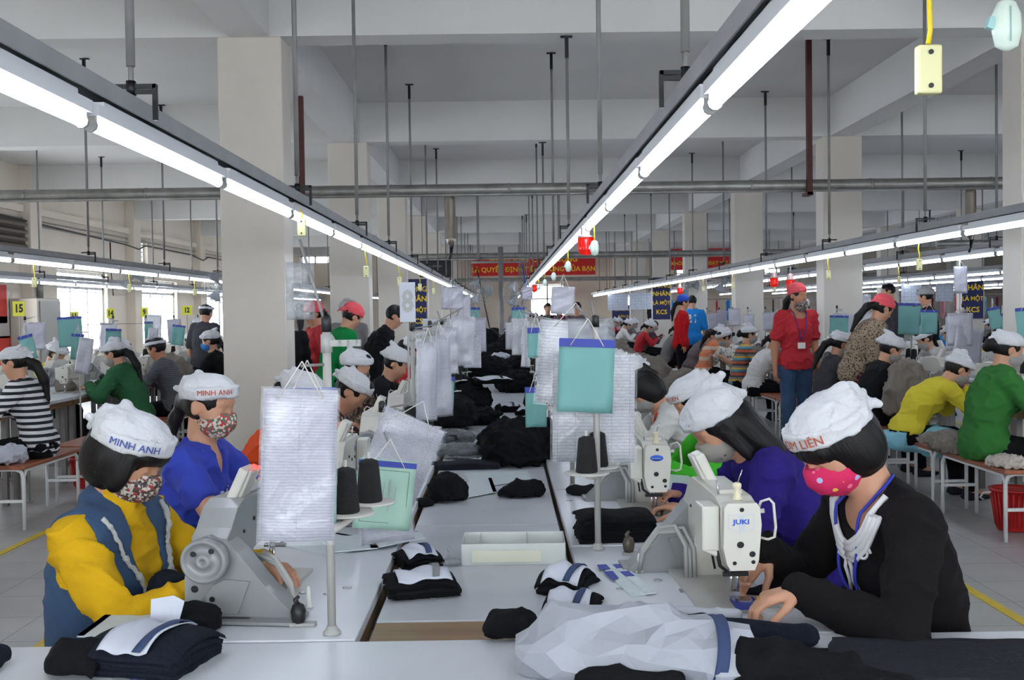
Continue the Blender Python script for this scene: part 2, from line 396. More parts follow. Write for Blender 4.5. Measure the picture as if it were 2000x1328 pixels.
def displace(me, amp=.004, scale=(9, 9, 9), seed=0.0, ridge=True, oct2=.4):
    """cloth folds as real relief"""
    n = len(me.vertices); co = np.empty(n * 3, np.float32); me.vertices.foreach_get('co', co); co = co.reshape(-1, 3)
    no = np.empty(n * 3, np.float32); me.vertices.foreach_get('normal', no); no = no.reshape(-1, 3)
    d = np.empty(n, np.float32); nn = noise.noise
    for i in range(n):
        x, y, z = co[i]
        a = nn((x * scale[0] + seed, y * scale[1], z * scale[2])); 
        if ridge: a = max(0.0, 1 - abs(a) * 3.4) ** 1.5 * 1.1 - .35 + a * .5
        b = nn((x * scale[0] * 2.7, y * scale[1] * 2.7 + seed, z * scale[2] * 2.7))
        d[i] = a + oct2 * b
    co += no * (d * amp)[:, None]; me.vertices.foreach_set('co', co.ravel()); me.update()
# ================================================================ SETTING
XL, XR, YN, YF = -8.1, 19.0, -5.0, 40.0
ZB, ZS = 3.55, 4.03
def struct(o): return tag(o, kind='structure')
flm = mat('floor_tiles', (176, 173, 170), .33, bump=(35, .05))
def _fl():
    N, L = nt(flm); tc = N.new('ShaderNodeTexCoord'); mp = N.new('ShaderNodeMapping'); mp.inputs['Location'].default_value = (-.09, -.1, 0)
    L.new(tc.outputs['Object'], mp.inputs[0]); br = N.new('ShaderNodeTexBrick'); br.offset = 0
    br.inputs['Scale'].default_value = 1; br.inputs['Brick Width'].default_value = .4; br.inputs['Row Height'].default_value = .4
    br.inputs['Mortar Size'].default_value = .0028; br.inputs['Color1'].default_value = lin((186, 184, 182)); br.inputs['Color2'].default_value = lin((176, 174, 173))
    br.inputs['Mortar'].default_value = lin((120, 116, 112)); L.new(mp.outputs[0], br.inputs['Vector'])
    nz = N.new('ShaderNodeTexNoise'); nz.inputs['Scale'].default_value = 3; nz.inputs['Detail'].default_value = 6; L.new(tc.outputs['Object'], nz.inputs['Vector'])
    mr = N.new('ShaderNodeMapRange'); mr.inputs[1].default_value = .35; mr.inputs[2].default_value = .7; mr.inputs[3].default_value = 1.03; mr.inputs[4].default_value = .88
    L.new(nz.outputs['Fac'], mr.inputs[0]); mx = N.new('ShaderNodeMix'); mx.data_type = 'RGBA'; mx.blend_type = 'MULTIPLY'; mx.inputs[0].default_value = 1
    L.new(br.outputs['Color'], mx.inputs[6]); L.new(mr.outputs[0], mx.inputs[7]); L.new(mx.outputs[2], N['Principled BSDF'].inputs['Base Color'])
_fl()
struct(MB().box(((XL + XR) / 2, 17.5, -.1), (XR - XL + .6, 46, .2)).build('floor', flm))
struct(MB().box(((XL + XR) / 2, 17.5, ZS + .1), (XR - XL + .6, 46, .2)).build('ceiling', ceilm))
def wall_with_holes(name, plane, const, lo, hi, holes, m, th=.24, out=-1):
    """boxes around rectangular holes (a0,a1,z0,z1)"""
    g = MB(); ks = sorted({lo, hi, *[h[0] for h in holes], *[h[1] for h in holes]})
    for a, b in zip(ks, ks[1:]):
        hs = sorted([(h[2], h[3]) for h in holes if h[0] <= a and h[1] >= b]); z = 0
        for z0, z1 in hs + [(ZS, ZS)]:
            if z0 > z:
                c = const + out * th / 2
                if plane == 'x': g.box((c, (a + b) / 2, (z + z0) / 2), (th, b - a, z0 - z))
                else: g.box(((a + b) / 2, c, (z + z0) / 2), (b - a, th, z0 - z))
            z = z1
    return struct(g.build(name, m))
LW = [(6.2, 8.6, .85, 2.35), (10.8, 13.2, .85, 2.35), (15.0, 17.3, .85, 2.35), (19.7, 22.2, .78, 2.35), (24.3, 26.9, .8, 2.3), (29.6, 32.2, .8, 2.3), (24.0, 24.75, 2.66, 3.2)]
wall_with_holes('wall_left', 'x', XL, YN, YF, LW, wallm)
FW = [(-7.5, -6.4, 3.3, 3.8), (-6.2, -5.1, 3.3, 3.8), (.95, 2.25, 1.1, 2.45), (4.1, 5.0, .9, 2.0), (6.35, 7.1, 2.5, 2.95), (9.6, 10.6, 2.45, 2.95)]
wall_with_holes('wall_back', 'y', YF, XL, XR, FW, wallm, out=1)
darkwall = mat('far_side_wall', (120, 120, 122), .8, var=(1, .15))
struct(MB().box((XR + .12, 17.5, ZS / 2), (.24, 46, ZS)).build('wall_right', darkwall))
NW = [(-6.8 + 4.2 * i, -3.6 + 4.2 * i, 1.0, 3.1) for i in range(6)]  # unseen windows behind the camera, added to brighten ceiling and beam faces
wall_with_holes('wall_front', 'y', YN, XL, XR, NW, wallm)
glass = mat('window_glass', (235, 242, 245), .05, alpha=.12)
k = 0
for h in LW:
    k += 1; e = empty('window_%d' % k, (XL - .12, (h[0] + h[1]) / 2, h[2])); struct(e)
    w, hh = h[1] - h[0], h[3] - h[2]; f = MB()
    for y in (-w / 2 + .03, w / 2 - .03): f.box((0, y, hh / 2), (.06, .06, hh))
    for z in (.03, hh - .03) + ((hh * .8,) if hh > 1 else ()): f.box((0, 0, z), (.06, w, .05))
    struct(f.build('window_frame', white, e)); b = MB()
    if hh > 1:
        for i in range(1, 12): b.cyl((.03, -w / 2 + i * w / 12, 0), (.03, -w / 2 + i * w / 12, hh), .007, n=6)
        for i in (1, 2, 3): b.cyl((.035, -w / 2, hh * i / 4), (.035, w / 2, hh * i / 4), .008, n=6)
        for i in (-1, 1): b.box((0, i * w / 6, hh * .4), (.045, .045, hh * .8))
    else:
        for i in range(5): b.box((0, 0, .06 + i * hh / 5), (.1, w, .018), ry=.5)
    struct(b.build('window_bars', white, e)); struct(MB().box((-.02, 0, hh / 2), (.006, w, hh)).build('pane', glass, e))
for h, yy in [(h, YF + .1) for h in FW] + [(h, YN - .1) for h in NW]:  # far windows, then the added light-giving ones behind the camera
    k += 1; e = empty('window_%d' % k, ((h[0] + h[1]) / 2, yy, h[2])); struct(e)
    w, hh = h[1] - h[0], h[3] - h[2]; f = MB()
    for x in (-w / 2 + .03, 0, w / 2 - .03): f.box((x, 0, hh / 2), (.06, .06, hh))
    for z in (.03, hh * .6, hh - .03): f.box((0, 0, z), (w, .06, .05))
    struct(f.build('window_frame', white, e)); struct(MB().box((0, .02, hh / 2), (w, .006, hh)).build('pane', glass, e))
CX = (-1.88, 4.15, 10.15, 16.15); CY = [3.25 + 5.07 * i for i in range(8)]
for x in CX:
    for y in CY[(0 if x < 0 else 1):]:
        struct(MB().box((x, y, ZB / 2), (.48, .32, ZB)).build('column', colm, bevel=.012))
for y in CY:                                             # pilasters on the left wall
    struct(MB().box((XL + .09, y, ZS / 2), (.2, .45, ZS)).build('trim_1', wallm, bevel=.01))
for y in [-1.8] + CY: struct(MB().box(((XL + XR) / 2, y, (ZB + ZS) / 2), (XR - XL, .3, ZS - ZB)).build('ceiling_beam', ceilm))
for x in CX: struct(MB().box((x, 17.5, (ZB + ZS) / 2 + .0), (.3, 45, ZS - ZB - .004)).build('ceiling_beam', ceilm))
struct(MB().box((XL + .06, 17.5, 3.3), (.06, 45, .12)).build('trim_2', wallm))
# yellow lane lines painted on the floor
yl = mat('yellow_lane_paint', (214, 184, 44), .5, var=(14, .15))
for i, x in enumerate((-3.17, -2.1, 2.38, 5.6)):
    struct(MB().box((x, 17.5, .002), (.055, 44, .004)).build('trim_%d' % (3 + i), yl))
# ---------------------------------------------------------------- light rails, tubes, hanger rods
def rod_top(y): return ZB if min(abs(y - c) for c in CY) < .16 else ZS
fix_body = MB(); fix_body.box((0, 0, .03), (.05, 1.235, .03)); fix_body.box((0, 0, .052), (.03, 1.1, .02))
fix_me = fix_body.mesh('fixture_body', tubewh)
cap_b = MB()
cap_b.box((0, 0, .008), (.03, .014, .034)); cap_b.cyl((0, -.006, -.006), (0, .006, -.006), .018, n=10)
cap_me = cap_b.mesh('end_cap', greyp)
tb = MB().cyl((0, -.595, -.006), (0, .595, -.006), .0145, n=12); tube_me = tb.mesh('tube', tubem)
RZ = 2.035
def rail(x, y0, y1, t0, nm, rods, rodnm=True, name='light_rail', pitch=1.27, ntube=99, jit=0.0):
    """a steel channel hung from rods, with tubes clipped under it"""
    e = empty(name, (x, 0, RZ)); tag(e, 'grey steel rail of tube lights %s' % nm, 'light rail', 'steel rails that carry the tube lights')
    g = MB(); g.box((0, (y0 + y1) / 2, .035), (.055, y1 - y0, .006)); g.box((-.026, (y0 + y1) / 2, .012), (.005, y1 - y0, .045)); g.box((.026, (y0 + y1) / 2, .012), (.005, y1 - y0, .045))
    g.build('channel', railm, e)
    for y in rods:
        zt = rod_top(y) - RZ; sx = .055 if x > 0 else -.055
        h = MB(); h.cyl((0, y, .13), (0, y, zt), .0125, n=10); h.cyl((0, y, .06), (0, y, .14), .008, n=8); h.build('hanger_rod', rodm, e)
        c = MB(); c.box((-sx * .0, y, .075), (.14, .014, .012)); c.box((-sx * 1.2, y, .03), (.012, .014, .1)); c.box((-sx * .6, y, .06), (sx * 1.2, .012, .012)); c.cyl((0, y, .05), (0, y, .09), .014, n=6); c.box((0, y + .02, zt - .006), (.09, .03, .012))
        c.box((.0, y, zt - .09), (.028, .028, .16)); c.build('rod_clamp', darkm, e)
    n = 0; y = t0
    while y + 1.2 < y1 and n < ntube:
        t = empty('fluorescent_light', (x, y + .6, RZ - .078))
        tag(t, 'lit white fluorescent tube %s, %s from the camera' % (nm, ORD[min(n, 37)]), 'tube light', 'fluorescent tubes in rows')
        link('fixture_body', fix_me, t); link('end_cap', cap_me, t, loc=(0, -.607, 0)); link('end_cap', cap_me, t, loc=(0, .607, 0)); link('tube', tube_me, t)
        y += pitch; n += 1
rail(-1.03, -2.0, 38.5, -1.07, 'above the left sewing row', [3.04, 5.46, 7.67, 9.77] + [12.2 + 2.4 * i for i in range(11)])
rail(.5, -2.0, 38.5, -1.2, 'above the near right sewing row', [2.95, 5.55, 8.25, 10.8] + [13.4 + 2.5 * i for i in range(10)])
rail(3.12, 1.0, 38.5, 1.0, 'over the benches beside the right aisle', [2.9, 5.4, 8.0, 10.36] + [12.85 + 2.5 * i for i in range(10)])
rail(4.72, 5.0, 38.5, 5.3, 'just right of the aisle columns', [7.9 + 2.45 * i for i in range(12)])
rail(7.6, 10.0, 38.5, 10.2, 'over the third right-hand line', [10.15 + 2.6 * i for i in range(11)])
rail(9.3, 10.0, 38.5, 10.9, 'left of the second column row', [10.6 + 2.6 * i for i in range(11)])
rail(12.1, 16.0, 38.5, 16.3, 'over the fourth right-hand line', [16.9 + 2.6 * i for i in range(8)])
rail(14.3, 18.0, 38.5, 18.3, 'nearest the right wall', [18.9 + 2.6 * i for i in range(8)])
rail(-4.12, 6.0, 38.5, 6.6, 'over the striped-sweater row', [8.4, 10.8] + [13.2 + 2.45 * i for i in range(10)])
rail(-6.4, 9.0, 38.5, 9.9, 'nearest the left windows', [12.6, 15] + [17.4 + 2.45 * i for i in range(8)])
# ---------------------------------------------------------------- pipes and ducts
def pipe(y, z, x0, x1, r, label, hang, m=galv, hm=maroon, name='air_pipe'):
    e = empty(name, (0, y, z)); tag(e, label, 'pipe', 'pipes crossing the hall under the ceiling')
    g = MB(); g.tube([(x0 + (x1 - x0) * i / 12, 0, 0) for i in range(13)], r, 16); 
    for i in range(1, 12): x = x0 + (x1 - x0) * i / 12; g.tube([(x - .012, 0, 0), (x + .012, 0, 0)], r * 1.06, 16)
    g.build('pipe', m, e)
    g = MB(); g.tube([(x0, -r * .6, -r * .95), (x1, -r * .6, -r * .95)], r * .3, 8); g.build('conduit', galv, e)
    for x in hang: g = MB(); g.box((x, -.075, (rod_top(y) - z) / 2 - .05), (.05, .05, rod_top(y) - z + .1)); g.box((x, -.01, -.09), (.06, .18, .03)); g.build('pipe_hanger', hm, e)
    return e
pipe(10.5, 2.65, XL, 5.9, .055, 'galvanised pipe across the hall in front of the second columns', [-1.92, 2.95, -6.1])
pipe(21.5, 2.57, -1.8, 7.2, .06, 'grey pipe crossing the hall just in front of the red banner', [-.5, 1.1], hm=rodm)
pipe(30.5, 2.36, -3.2, 12, .05, 'thin dark bar crossing the hall below the red banner', [-1.5, 4.2], hm=rodm)
pipe(15.5, 2.35, 6.2, 14, .05, 'grey pipe crossing behind the right-hand light rails', [8.2, 11.2], hm=rodm)
def drop(px, top, L, label, y=10.5):
    x = at(px, 430, y).x; e = empty('duct_drop', (x, y, 2.6)); tag(e, label, 'air duct', 'drop ducts under the pipe')
    g = MB(); g.lathe([(.02, 0), (.047, -.02), (.05, -.05), (.05, -L), (.052, -L - .01), (.012, -L - .08)], 18); g.build('canister', mat('brushed_duct', (142, 132, 122), .35, .7, var=(6, .15)), e)
    g = MB(); g.tube([(0, 0, -L - .07), (0, 0, -L - .16), (-.02, .0, -L - .2)], .012, 8); g.tube([(.03, 0, -L - .03), (.01, 0, -L - .13)], .006, 6); g.build('valve', darkm, e)
drop(880, 380, .42, 'steel cylinder hanging from the pipe left of the red banner')
drop(1896, 370, .42, 'steel cylinder hanging from the pipe at the right edge')
# yellow rope line far back
tag(MB().tube([(-4 + 10 * i / 10, 35, 3.82 - .05 * math.sin(math.pi * i / 10)) for i in range(11)], .02, 6).build('rope', mat('straw_rope', (150, 132, 86), .8)), 'straw coloured rope strung high across the far end', 'rope')
# black and maroon loose bars by the ceiling
tag(MB().tube([(1.55, 8.5, 3.72), (1.66, 8.5, 3.62), (1.74, 8.5, 3.42)], .009, 6).build('steel_bracket', darkm), 'bent dark wire sticking out under the ceiling', 'wire')
# conduits along the left wall
e = empty('wall_conduit', (XL + .03, 0, 0)); tag(e, 'pair of thin conduits running along the left wall near the ceiling', 'conduit')
g = MB()
for z in (3.05, 3.14): g.tube([(.02, 12, z), (.02, 39, z)], .014, 6)
g.build('pipe', galv, e)
g = MB(); g.tube([(.05, 14, 3.2), (.08, 18, 3.1), (.25, 22.5, 2.96), (.3, 23.2, 2.9), (.3, 23.6, 3.0), (.1, 27.8, 3.02), (.25, 28.3, 2.9), (.3, 28.6, 3.0), (.1, 36, 3.0)], .016, 6)
g.tube([(.12, 22.0, 2.98), (.12, 22.0, 2.4), (.12, 22.1, 1.9)], .014, 6); g.build('cable', darkm, e)
# louvre box, steel cabinet, posters on the left wall
e = empty('louvre_vent', (XL + .02, 17.45, 2.45)); tag(e, 'dark brown louvred vent box high on the left wall', 'vent')
MB().box((.02, 0, .33), (.14, 1.5, .68)).build('vent_frame', mat('brown_vent', (70, 60, 54), .6, .2), e, bevel=.01); g = MB()
for i in range(5): g.box((.12, 0, .1 + i * .12), (.08, 1.4, .05), ry=.6)
g.build('louvre', mat('louvre_slats', (92, 80, 70), .5, .3), e)
e = empty('control_cabinet', (XL + .25, 18.2, .55)); tag(e, 'tall beige metal cabinet fixed beside the left window', 'cabinet')
MB().box((0, 0, .62), (.45, .9, 1.25)).build('cabinet_body', mat('beige_enamel', (176, 168, 154), .45, .2), e, bevel=.01); MB().box((.235, .02, .62), (.02, .8, 1.15)).build('door', mat('grey_door', (150, 146, 138), .45, .2), e)
g = MB(); g.box((0, 0, -.27), (.3, .6, .54)); g.build('pedestal', rodm, e); MB().tube([(0, .2, 1.24), (0, .2, 1.5), (-.1, .3, 1.6), (-.15, .5, 1.62)], .05, 10).build('pipe_elbow', galv, e)
def panel(name, p, w, h, m, label, cat, yaw=0, txt=None, tcol=None, group=None, th=.012, lines=None, font=.2, bold=.0, hang=False):
    """flat board facing -Y (turned by yaw) with lettering on the face; p is its centre"""
    o = MB().box((0, 0, 0), (w, th, h)).build(name, m, None, p, yaw); tag(o, label, cat, group)
    for (t, z, s) in (lines or []):
        vs, fs = text_verts(t, s, bold=bold * s); g = MB(); g.add([(x, -th / 2 - .004, y + z) for x, y, _ in vs], fs); g.build('lettering', tcol, o)
    if hang:
        for s in (-1, 1): MB().cyl((s * w * .4, 0, h / 2), (s * w * .4, 0, ZS - p[2]), .008, n=6).build('hanger_wire', rodm, o)
    return o
redb = mat('red_banner_cloth', (202, 34, 34), .7, bump=(3, .3)); ylet = mat('yellow_lettering', (240, 200, 40), .6); navy = mat('navy_board', (28, 34, 84), .6)
c = at(1042, 518, 38.5); panel('red_banner', (c.x, 38.5, c.z), 4.4, .72, redb, 'red banner with yellow slogan letters hung across the far end', 'banner', hang=True, tcol=ylet,
    lines=[('NĂNG SUẤT CHẤT LƯỢNG', .19, .25), ('LÀ QUYẾT ĐỊNH TIỀN LƯƠNG CỦA BẠN', -.15, .235)], bold=.02)
c = at(1376, 506, 38.5); panel('red_banner', (c.x, 38.5, c.z), 2.5, .74, redb, 'shorter red banner with yellow letters between two far columns', 'banner', hang=True, tcol=ylet,
    lines=[('VÌ KHÔNG NGỪNG THI ĐUA', .16, .2), ('LÀM KHÔNG THÀNH ĐẠT MƯU THẮNG', -.15, .17)], bold=.02)
CNL = [('CÔNG', .33, .16), ('NHÂN', .12, .16), ('LÀ MỘT', -.12, .13), ('KCS', -.36, .16)]
for (x, y, z, lb) in ((-1.88, 23.363, 1.64, 'navy board with yellow words on the left far column'), (4.15, 28.433, 1.75, 'navy board with yellow words beside the blue-shirted man'), (10.15, 23.363, 1.72, 'navy board with yellow words on the far right column')):
    panel('slogan_board', (x - .02, y - .0, z), .46, 1.1, navy, lb, 'sign board', tcol=ylet, lines=CNL, group='navy slogan boards on columns', bold=.02)
panel('dark_screen', (-1.42, 22.5, 2.41), .66, .42, blackp, 'dark flat display hung beside the left far column', 'screen', hang=True, tcol=greyp, lines=[('Lifehouse', .02, .07)], th=.05)
wb = sheet_mat('written_whiteboard', (206, 212, 222), (88, 112, 176), rows=14, cols=5, coat=0, unit=.25)
for (px, py, y, w, h, lb) in ((1207, 590, 33, 1.0, .5, 'whiteboard with blue handwriting above the far heads'), (1252, 582, 33, .6, .01, ''), (1252, 588, 32.5, 1.06, .5, 'second whiteboard right of the first above the far heads'), (1780, 572, 25, .52, .5, 'whiteboard with blue table hung behind the standing masked head'), (1845, 570, 26, .48, .45, 'small whiteboard left of the right-hand navy board'), (1215, 612, 36, 1.0, .4, 'x')):
    if h < .1 or lb == 'x': continue
    c = at(px, py, y); panel('whiteboard', (c.x, y, c.z), w * (.62 if px < 1300 else .9), h, wb, lb, 'whiteboard', hang=True)
panel('yellow_sign', tuple(at(1222, 612, 36)), .9, .55, navy, 'small navy and yellow sign above the farthest heads', 'sign board', hang=True, tcol=ylet, lines=[('CÔNG NHÂN', .12, .12), ('BÀN KCS', -.1, .12)])
posr = mat('red_poster', (188, 52, 42), .6); 
for (px, py, w, h, m_, lb) in ((16, 592, .5, .62, posr, 'red poster on the left wall below the light rails'), (20, 690, .7, .5, posr, 'red notice low on the left wall'), (22, 640, .65, .35, mat('grey_notice', (168, 160, 156), .6), 'grey notice sheet between two red posters')):
    c = at(px, py, 16.6); MBx = MB().box((0, 0, 0), (.012, w, h)).build('poster', m_, None, (XL + .02, 8.08 * 2115 / (985 - px + 1e-6) if False else 17.4, c.z), 0); tag(MBx, lb, 'poster')
# ================================================================ PEOPLE
from mathutils.bvhtree import BVHTree
def rotm(axis, deg): return Matrix.Rotation(math.radians(deg), 3, axis)
HW = .93                                                    # head scale
def hp(x, y, z): return (x * HW, y * HW, z * HW)
# head-local space: x forward, y to the person's left, z up, origin between the ears
HAIR = {}
def hair_mesh(style):
    if style in HAIR: return HAIR[style]
    fine = .006; base = [('ell', hp(-.016, 0, .022), (.101 * HW, .088 * HW, .096 * HW), None, .01)]
    face = [('sub', hp(.088, 0, -.035), (.062 * HW, .066 * HW, .092 * HW), None, .008)]
    ears = [('sub', hp(.012, s * .09, -.012), (.03, .03, .036), None, .006) for s in (-1, 1)]
    cut = [('cut', hp(0, 0, -.055), (0, 0, -1))]
    if style == 'bob':
        o = base + [('ell', hp(-.022, 0, -.03), (.092 * HW, .097 * HW, .102 * HW), None, .03), ('sub', hp(.105, 0, -.055), (.075 * HW, .075 * HW, .088 * HW), None, .01), ('cut', hp(-.05, 0, -.118), (.18, 0, -1)),
                    ('ell', hp(.07, 0, .035), (.028, .06, .034), None, .02)]
    elif style == 'bangbob':
        o = base + [('ell', hp(-.03, 0, -.025), (.094 * HW, .1 * HW, .105 * HW), None, .03), ('sub', hp(.112, 0, -.06), (.08 * HW, .08 * HW, .085 * HW), None, .008), ('cut', hp(-.05, 0, -.10), (-.12, 0, -1)),
                    ('ell', hp(.05, 0, .045), (.05, .078, .032), None, .015), ('ell', hp(.035, .078, -.02), (.03, .018, .06), None, .015), ('ell', hp(.035, -.078, -.02), (.03, .018, .06), None, .015)]
    elif style == 'ponytail':
        o = base + face + ears + cut + [('ell', hp(-.105, 0, .0), (.035, .04, .04), None, .03), ('cap', hp(-.115, 0, -.01), hp(-.14, 0, -.09), .026, .024, .02), ('cap', hp(-.14, 0, -.09), hp(-.13, 0, -.16), .024, .01, .02)]
    elif style == 'longtail':
        o = base + face + ears + cut + [('cap', hp(-.1, 0, -.01), hp(-.15, 0, -.07), .035, .034, .02), ('cap', hp(-.15, 0, -.07), hp(-.17, 0, -.2), .034, .034, .02), ('cap', hp(-.17, 0, -.2), hp(-.15, 0, -.36), .034, .012, .02)]
    elif style == 'longfwd':
        o = base + face + [('cap', hp(-.05, -.03, -.03), hp(-.075, -.05, -.2), .07, .05, .04), ('cap', hp(-.05, .03, -.03), hp(-.07, .055, -.2), .07, .05, .04), ('cap', hp(-.05, .0, -.05), hp(-.08, 0, -.24), .07, .035, .04), ('cap', hp(.02, .085, .0), hp(-.0, .09, -.2), .02, .014, .02)]
    elif style == 'bun':
        o = base + face + ears + cut + [('ell', hp(-.115, 0, .005), (.045, .048, .045), None, .02), ('ell', hp(-.135, .02, -.03), (.03, .03, .03), None, .02)]
    else:
        o = base + face + ears + [('cut', hp(0, 0, -.06), (0, 0, -1)), ('ell', hp(.05, .01, .095), (.04, .05, .03), None, .02)]
    HAIR[style] = sdf_mesh(o, fine, 'hair_' + style, dict(amp=.003, scale=(6, 40, 6), seed=len(style))); return HAIR[style]
CAPS = {}
def cap_mesh(kind):
    if kind in CAPS: return CAPS[kind]
    R = rotm('Y', -14)
    nrm = R @ Vector((0, 0, -1)); p0 = hp(0, 0, .032)
    if kind == 'cap':                                       # gathered cotton cap with a folded band and knot behind
        o = [('ell', hp(-.012, 0, .045), (.112 * HW, .1 * HW, .084 * HW), R, .01), ('ell', hp(-.05, -.01, .072), (.072, .072, .036), R, .015), ('ell', hp(.03, .02, .082), (.042, .04, .022), R, .006), ('ell', hp(-.078, .02, .092), (.035, .05, .018), R, .004), ('cap', hp(-.03, -.04, .105), hp(-.09, .03, .105), .012, .018, .006),
             ('cut', p0, nrm),
             ('ring', hp(-.012, 0, .052), (.114 * HW, .102 * HW, .13 * HW), R, .004, .02, .004, .005),
             ('cap', hp(-.12, .0, .03), hp(-.15, .02, .0), .018, .011, .012), ('cap', hp(-.12, -.0, .03), hp(-.155, -.02, .035), .018, .010, .012), ('ell', hp(-.118, 0, .062), (.022, .03, .034), None, .015)]
    elif kind == 'capflat':                                 # flatter cap with an upturned fin behind
        o = [('ell', hp(-.012, 0, .055), (.12 * HW, .104 * HW, .08 * HW), R, .01), ('ell', hp(-.05, 0, .078), (.085, .085, .045), R, .03), ('cut', p0, nrm),
             ('ring', hp(-.012, 0, .052), (.122 * HW, .106 * HW, .13 * HW), R, .005, .02, .0045, .006),
             ('cap', hp(-.07, -.03, .13), hp(-.13, .03, .135), .02, .015, .02), ('cap', hp(-.115, 0, .05), hp(-.15, 0, .02), .02, .014, .015)]
    elif kind == 'peak':                                    # cap with a stiff upright fold
        o = [('ell', hp(-.012, 0, .05), (.12 * HW, .104 * HW, .075 * HW), R, .01), ('cut', p0, nrm), ('ring', hp(-.012, 0, .052), (.122 * HW, .106 * HW, .13 * HW), R, .005, .02, .0045, .006),
             ('cap', hp(.03, -.02, .1), hp(-.03, 0, .15), .022, .02, .02), ('cap', hp(-.03, 0, .15), hp(-.09, .01, .12), .02, .024, .02)]
    elif kind == 'visor':                                   # a plain white band round dark hair
        o = [('ring', hp(-.014, 0, .05), (.114 * HW, .1 * HW, .14 * HW), R, .01, .017, .004, .002)]
    else:                                                   # tied head scarf
        o = [('ell', hp(-.014, 0, .05), (.112 * HW, .097 * HW, .092 * HW), R, .01), ('cut', hp(0, 0, .025), rotm('Y', -20) @ Vector((0, 0, -1))), ('ell', hp(-.045, 0, .085), (.08, .075, .05), R, .03),
             ('ell', hp(-.115, 0, .02), (.02, .026, .02), None, .01), ('cap', hp(-.12, .01, .015), hp(-.15, .03, -.03), .014, .006, .01), ('cap', hp(-.12, -.01, .015), hp(-.155, -.01, -.02), .014, .006, .01)]
    CAPS[kind] = sdf_mesh(o, .0055, kind, dict(amp=.0042, scale=(15, 15, 22), seed=len(kind) * 3.1)); return CAPS[kind]
def mk_mask():
    o = [('ell', hp(.042, 0, -.05), (.072 * HW, .07 * HW, .072 * HW), None, .01), ('ell', hp(.1, 0, -.035), (.025, .028, .035), None, .03), ('cut', hp(.02, 0, 0), (-1, 0, .15)),
         ('cut', hp(.1, 0, .0), (-.32, 0, 1)), ('cut', hp(.05, 0, -.118), (0, 0, -1))]
    for s in (-1, 1): o += [('cap', hp(.03, s * .066, -.03), hp(-.012, s * .082, .012), .0022, .0022, .001), ('cap', hp(.03, s * .064, -.08), hp(-.018, s * .083, -.03), .0022, .0022, .001)]
    return sdf_mesh(o, .004, 'mask', dict(amp=.002, scale=(20, 20, 30), seed=5))
MASK = mk_mask()
def mk_brow():
    g = MB()
    for s in (-1, 1):
        g.tube([hp(.088, s * .014, .031), hp(.084, s * .034, .036), hp(.07, s * .052, .031)], [.0025, .003, .0012], 6)
    return g.mesh('eyebrow', hairm)
def mk_eye(closed=True):
    g = MB()
    for s in (-1, 1):
        g.tube([hp(.0835, s * .017, .004 if closed else .010), hp(.0835, s * .031, .001 if closed else .013), hp(.072, s * .045, .004 if closed else .011)], [.0012, .002, .001], 6)
        if not closed:
            n = 10; vs = []; 
            g.lathe([(.0, 0), (.004, .001), (.0056, .003)], 10, xf=Matrix.Translation(hp(.0835, s * .031, .005)) @ Matrix.Rotation(math.radians(-90), 4, 'Y'))
    return g.mesh('eyes', eyem)
BROW = mk_brow(); EYEC = mk_eye(True); EYEO = mk_eye(False)
LIPS = MB().tube([hp(.082, -.022, -.062), hp(.093, -.008, -.0595), hp(.094, 0, -.061), hp(.093, .008, -.0595), hp(.082, .022, -.062)], [.001, .0042, .0038, .0042, .001], 6).mesh('lips', lipm)
def ik(S, T, l1, l2, hint):
    S, T, hint = Vector(S), Vector(T), Vector(hint); d = T - S; L = d.length
    if L > (l1 + l2) * .985: T = S + d * ((l1 + l2) * .985 / L); d = T - S; L = d.length
    u = d / L; a = (l1 * l1 - l2 * l2 + L * L) / (2 * L); h = math.sqrt(max(l1 * l1 - a * a, 0)); w = hint - u * hint.dot(u)
    return S + u * a + w.normalized() * h, T
def hand_ops(Wp, d, nrm, side, s, curl, spread=1.0, thumb=.5):
    """palm, four fingers of different lengths and a thumb from the palm's side. d: wrist->fingers, nrm: palm normal (palm side)"""
    d = Vector(d).normalized(); nrm = Vector(nrm); nrm = (nrm - d * nrm.dot(d)).normalized(); ac = d.cross(nrm).normalized() * side   # ac: towards the thumb
    W_ = Vector(Wp); o = []
    pl = .085 * s
    for i, f in enumerate((.026, .009, -.009, -.025)):
        o.append(('cap', W_ + ac * f * .55 * s + d * .005, W_ + d * (pl - abs(i - 1.3) * .005) + ac * f * s, .0135 * s, .0115 * s, .008))
    lens = (.9, 1.0, .93, .74)
    for i, f in enumerate((.027, .0095, -.0095, -.027)):
        p = W_ + d * (pl - abs(i - 1.3) * .005) + ac * f * s * spread; ang = 0; cu = curl[i] if hasattr(curl, '__len__') else curl
        for k, (l, r) in enumerate(((.040, .0088), (.026, .008), (.021, .0072))):
            ang += cu * (.7, 1.0, .8)[k]; a = math.radians(ang); v = d * math.cos(a) + nrm * math.sin(a); q = p + v * l * lens[i] * s
            o.append(('cap', p, q, r * s, (r - .0006) * s, .0025)); p = q
    p = W_ + d * .018 * s + ac * .022 * s + nrm * .006 * s; v = (d * .72 + ac * .62 + nrm * .5 * thumb * 1.4).normalized(); q = p + v * .042 * s
    o.append(('cap', p, q, .0135 * s, .0105 * s, .008)); v2 = (d * .9 + ac * .12 + nrm * thumb * .9).normalized(); r_ = q + v2 * .03 * s
    o.append(('cap', q, r_, .0102 * s, .009 * s, .003)); o.append(('cap', r_, r_ + (v2 + nrm * .15) * .022 * s, .009 * s, .0078 * s, .002)); return o
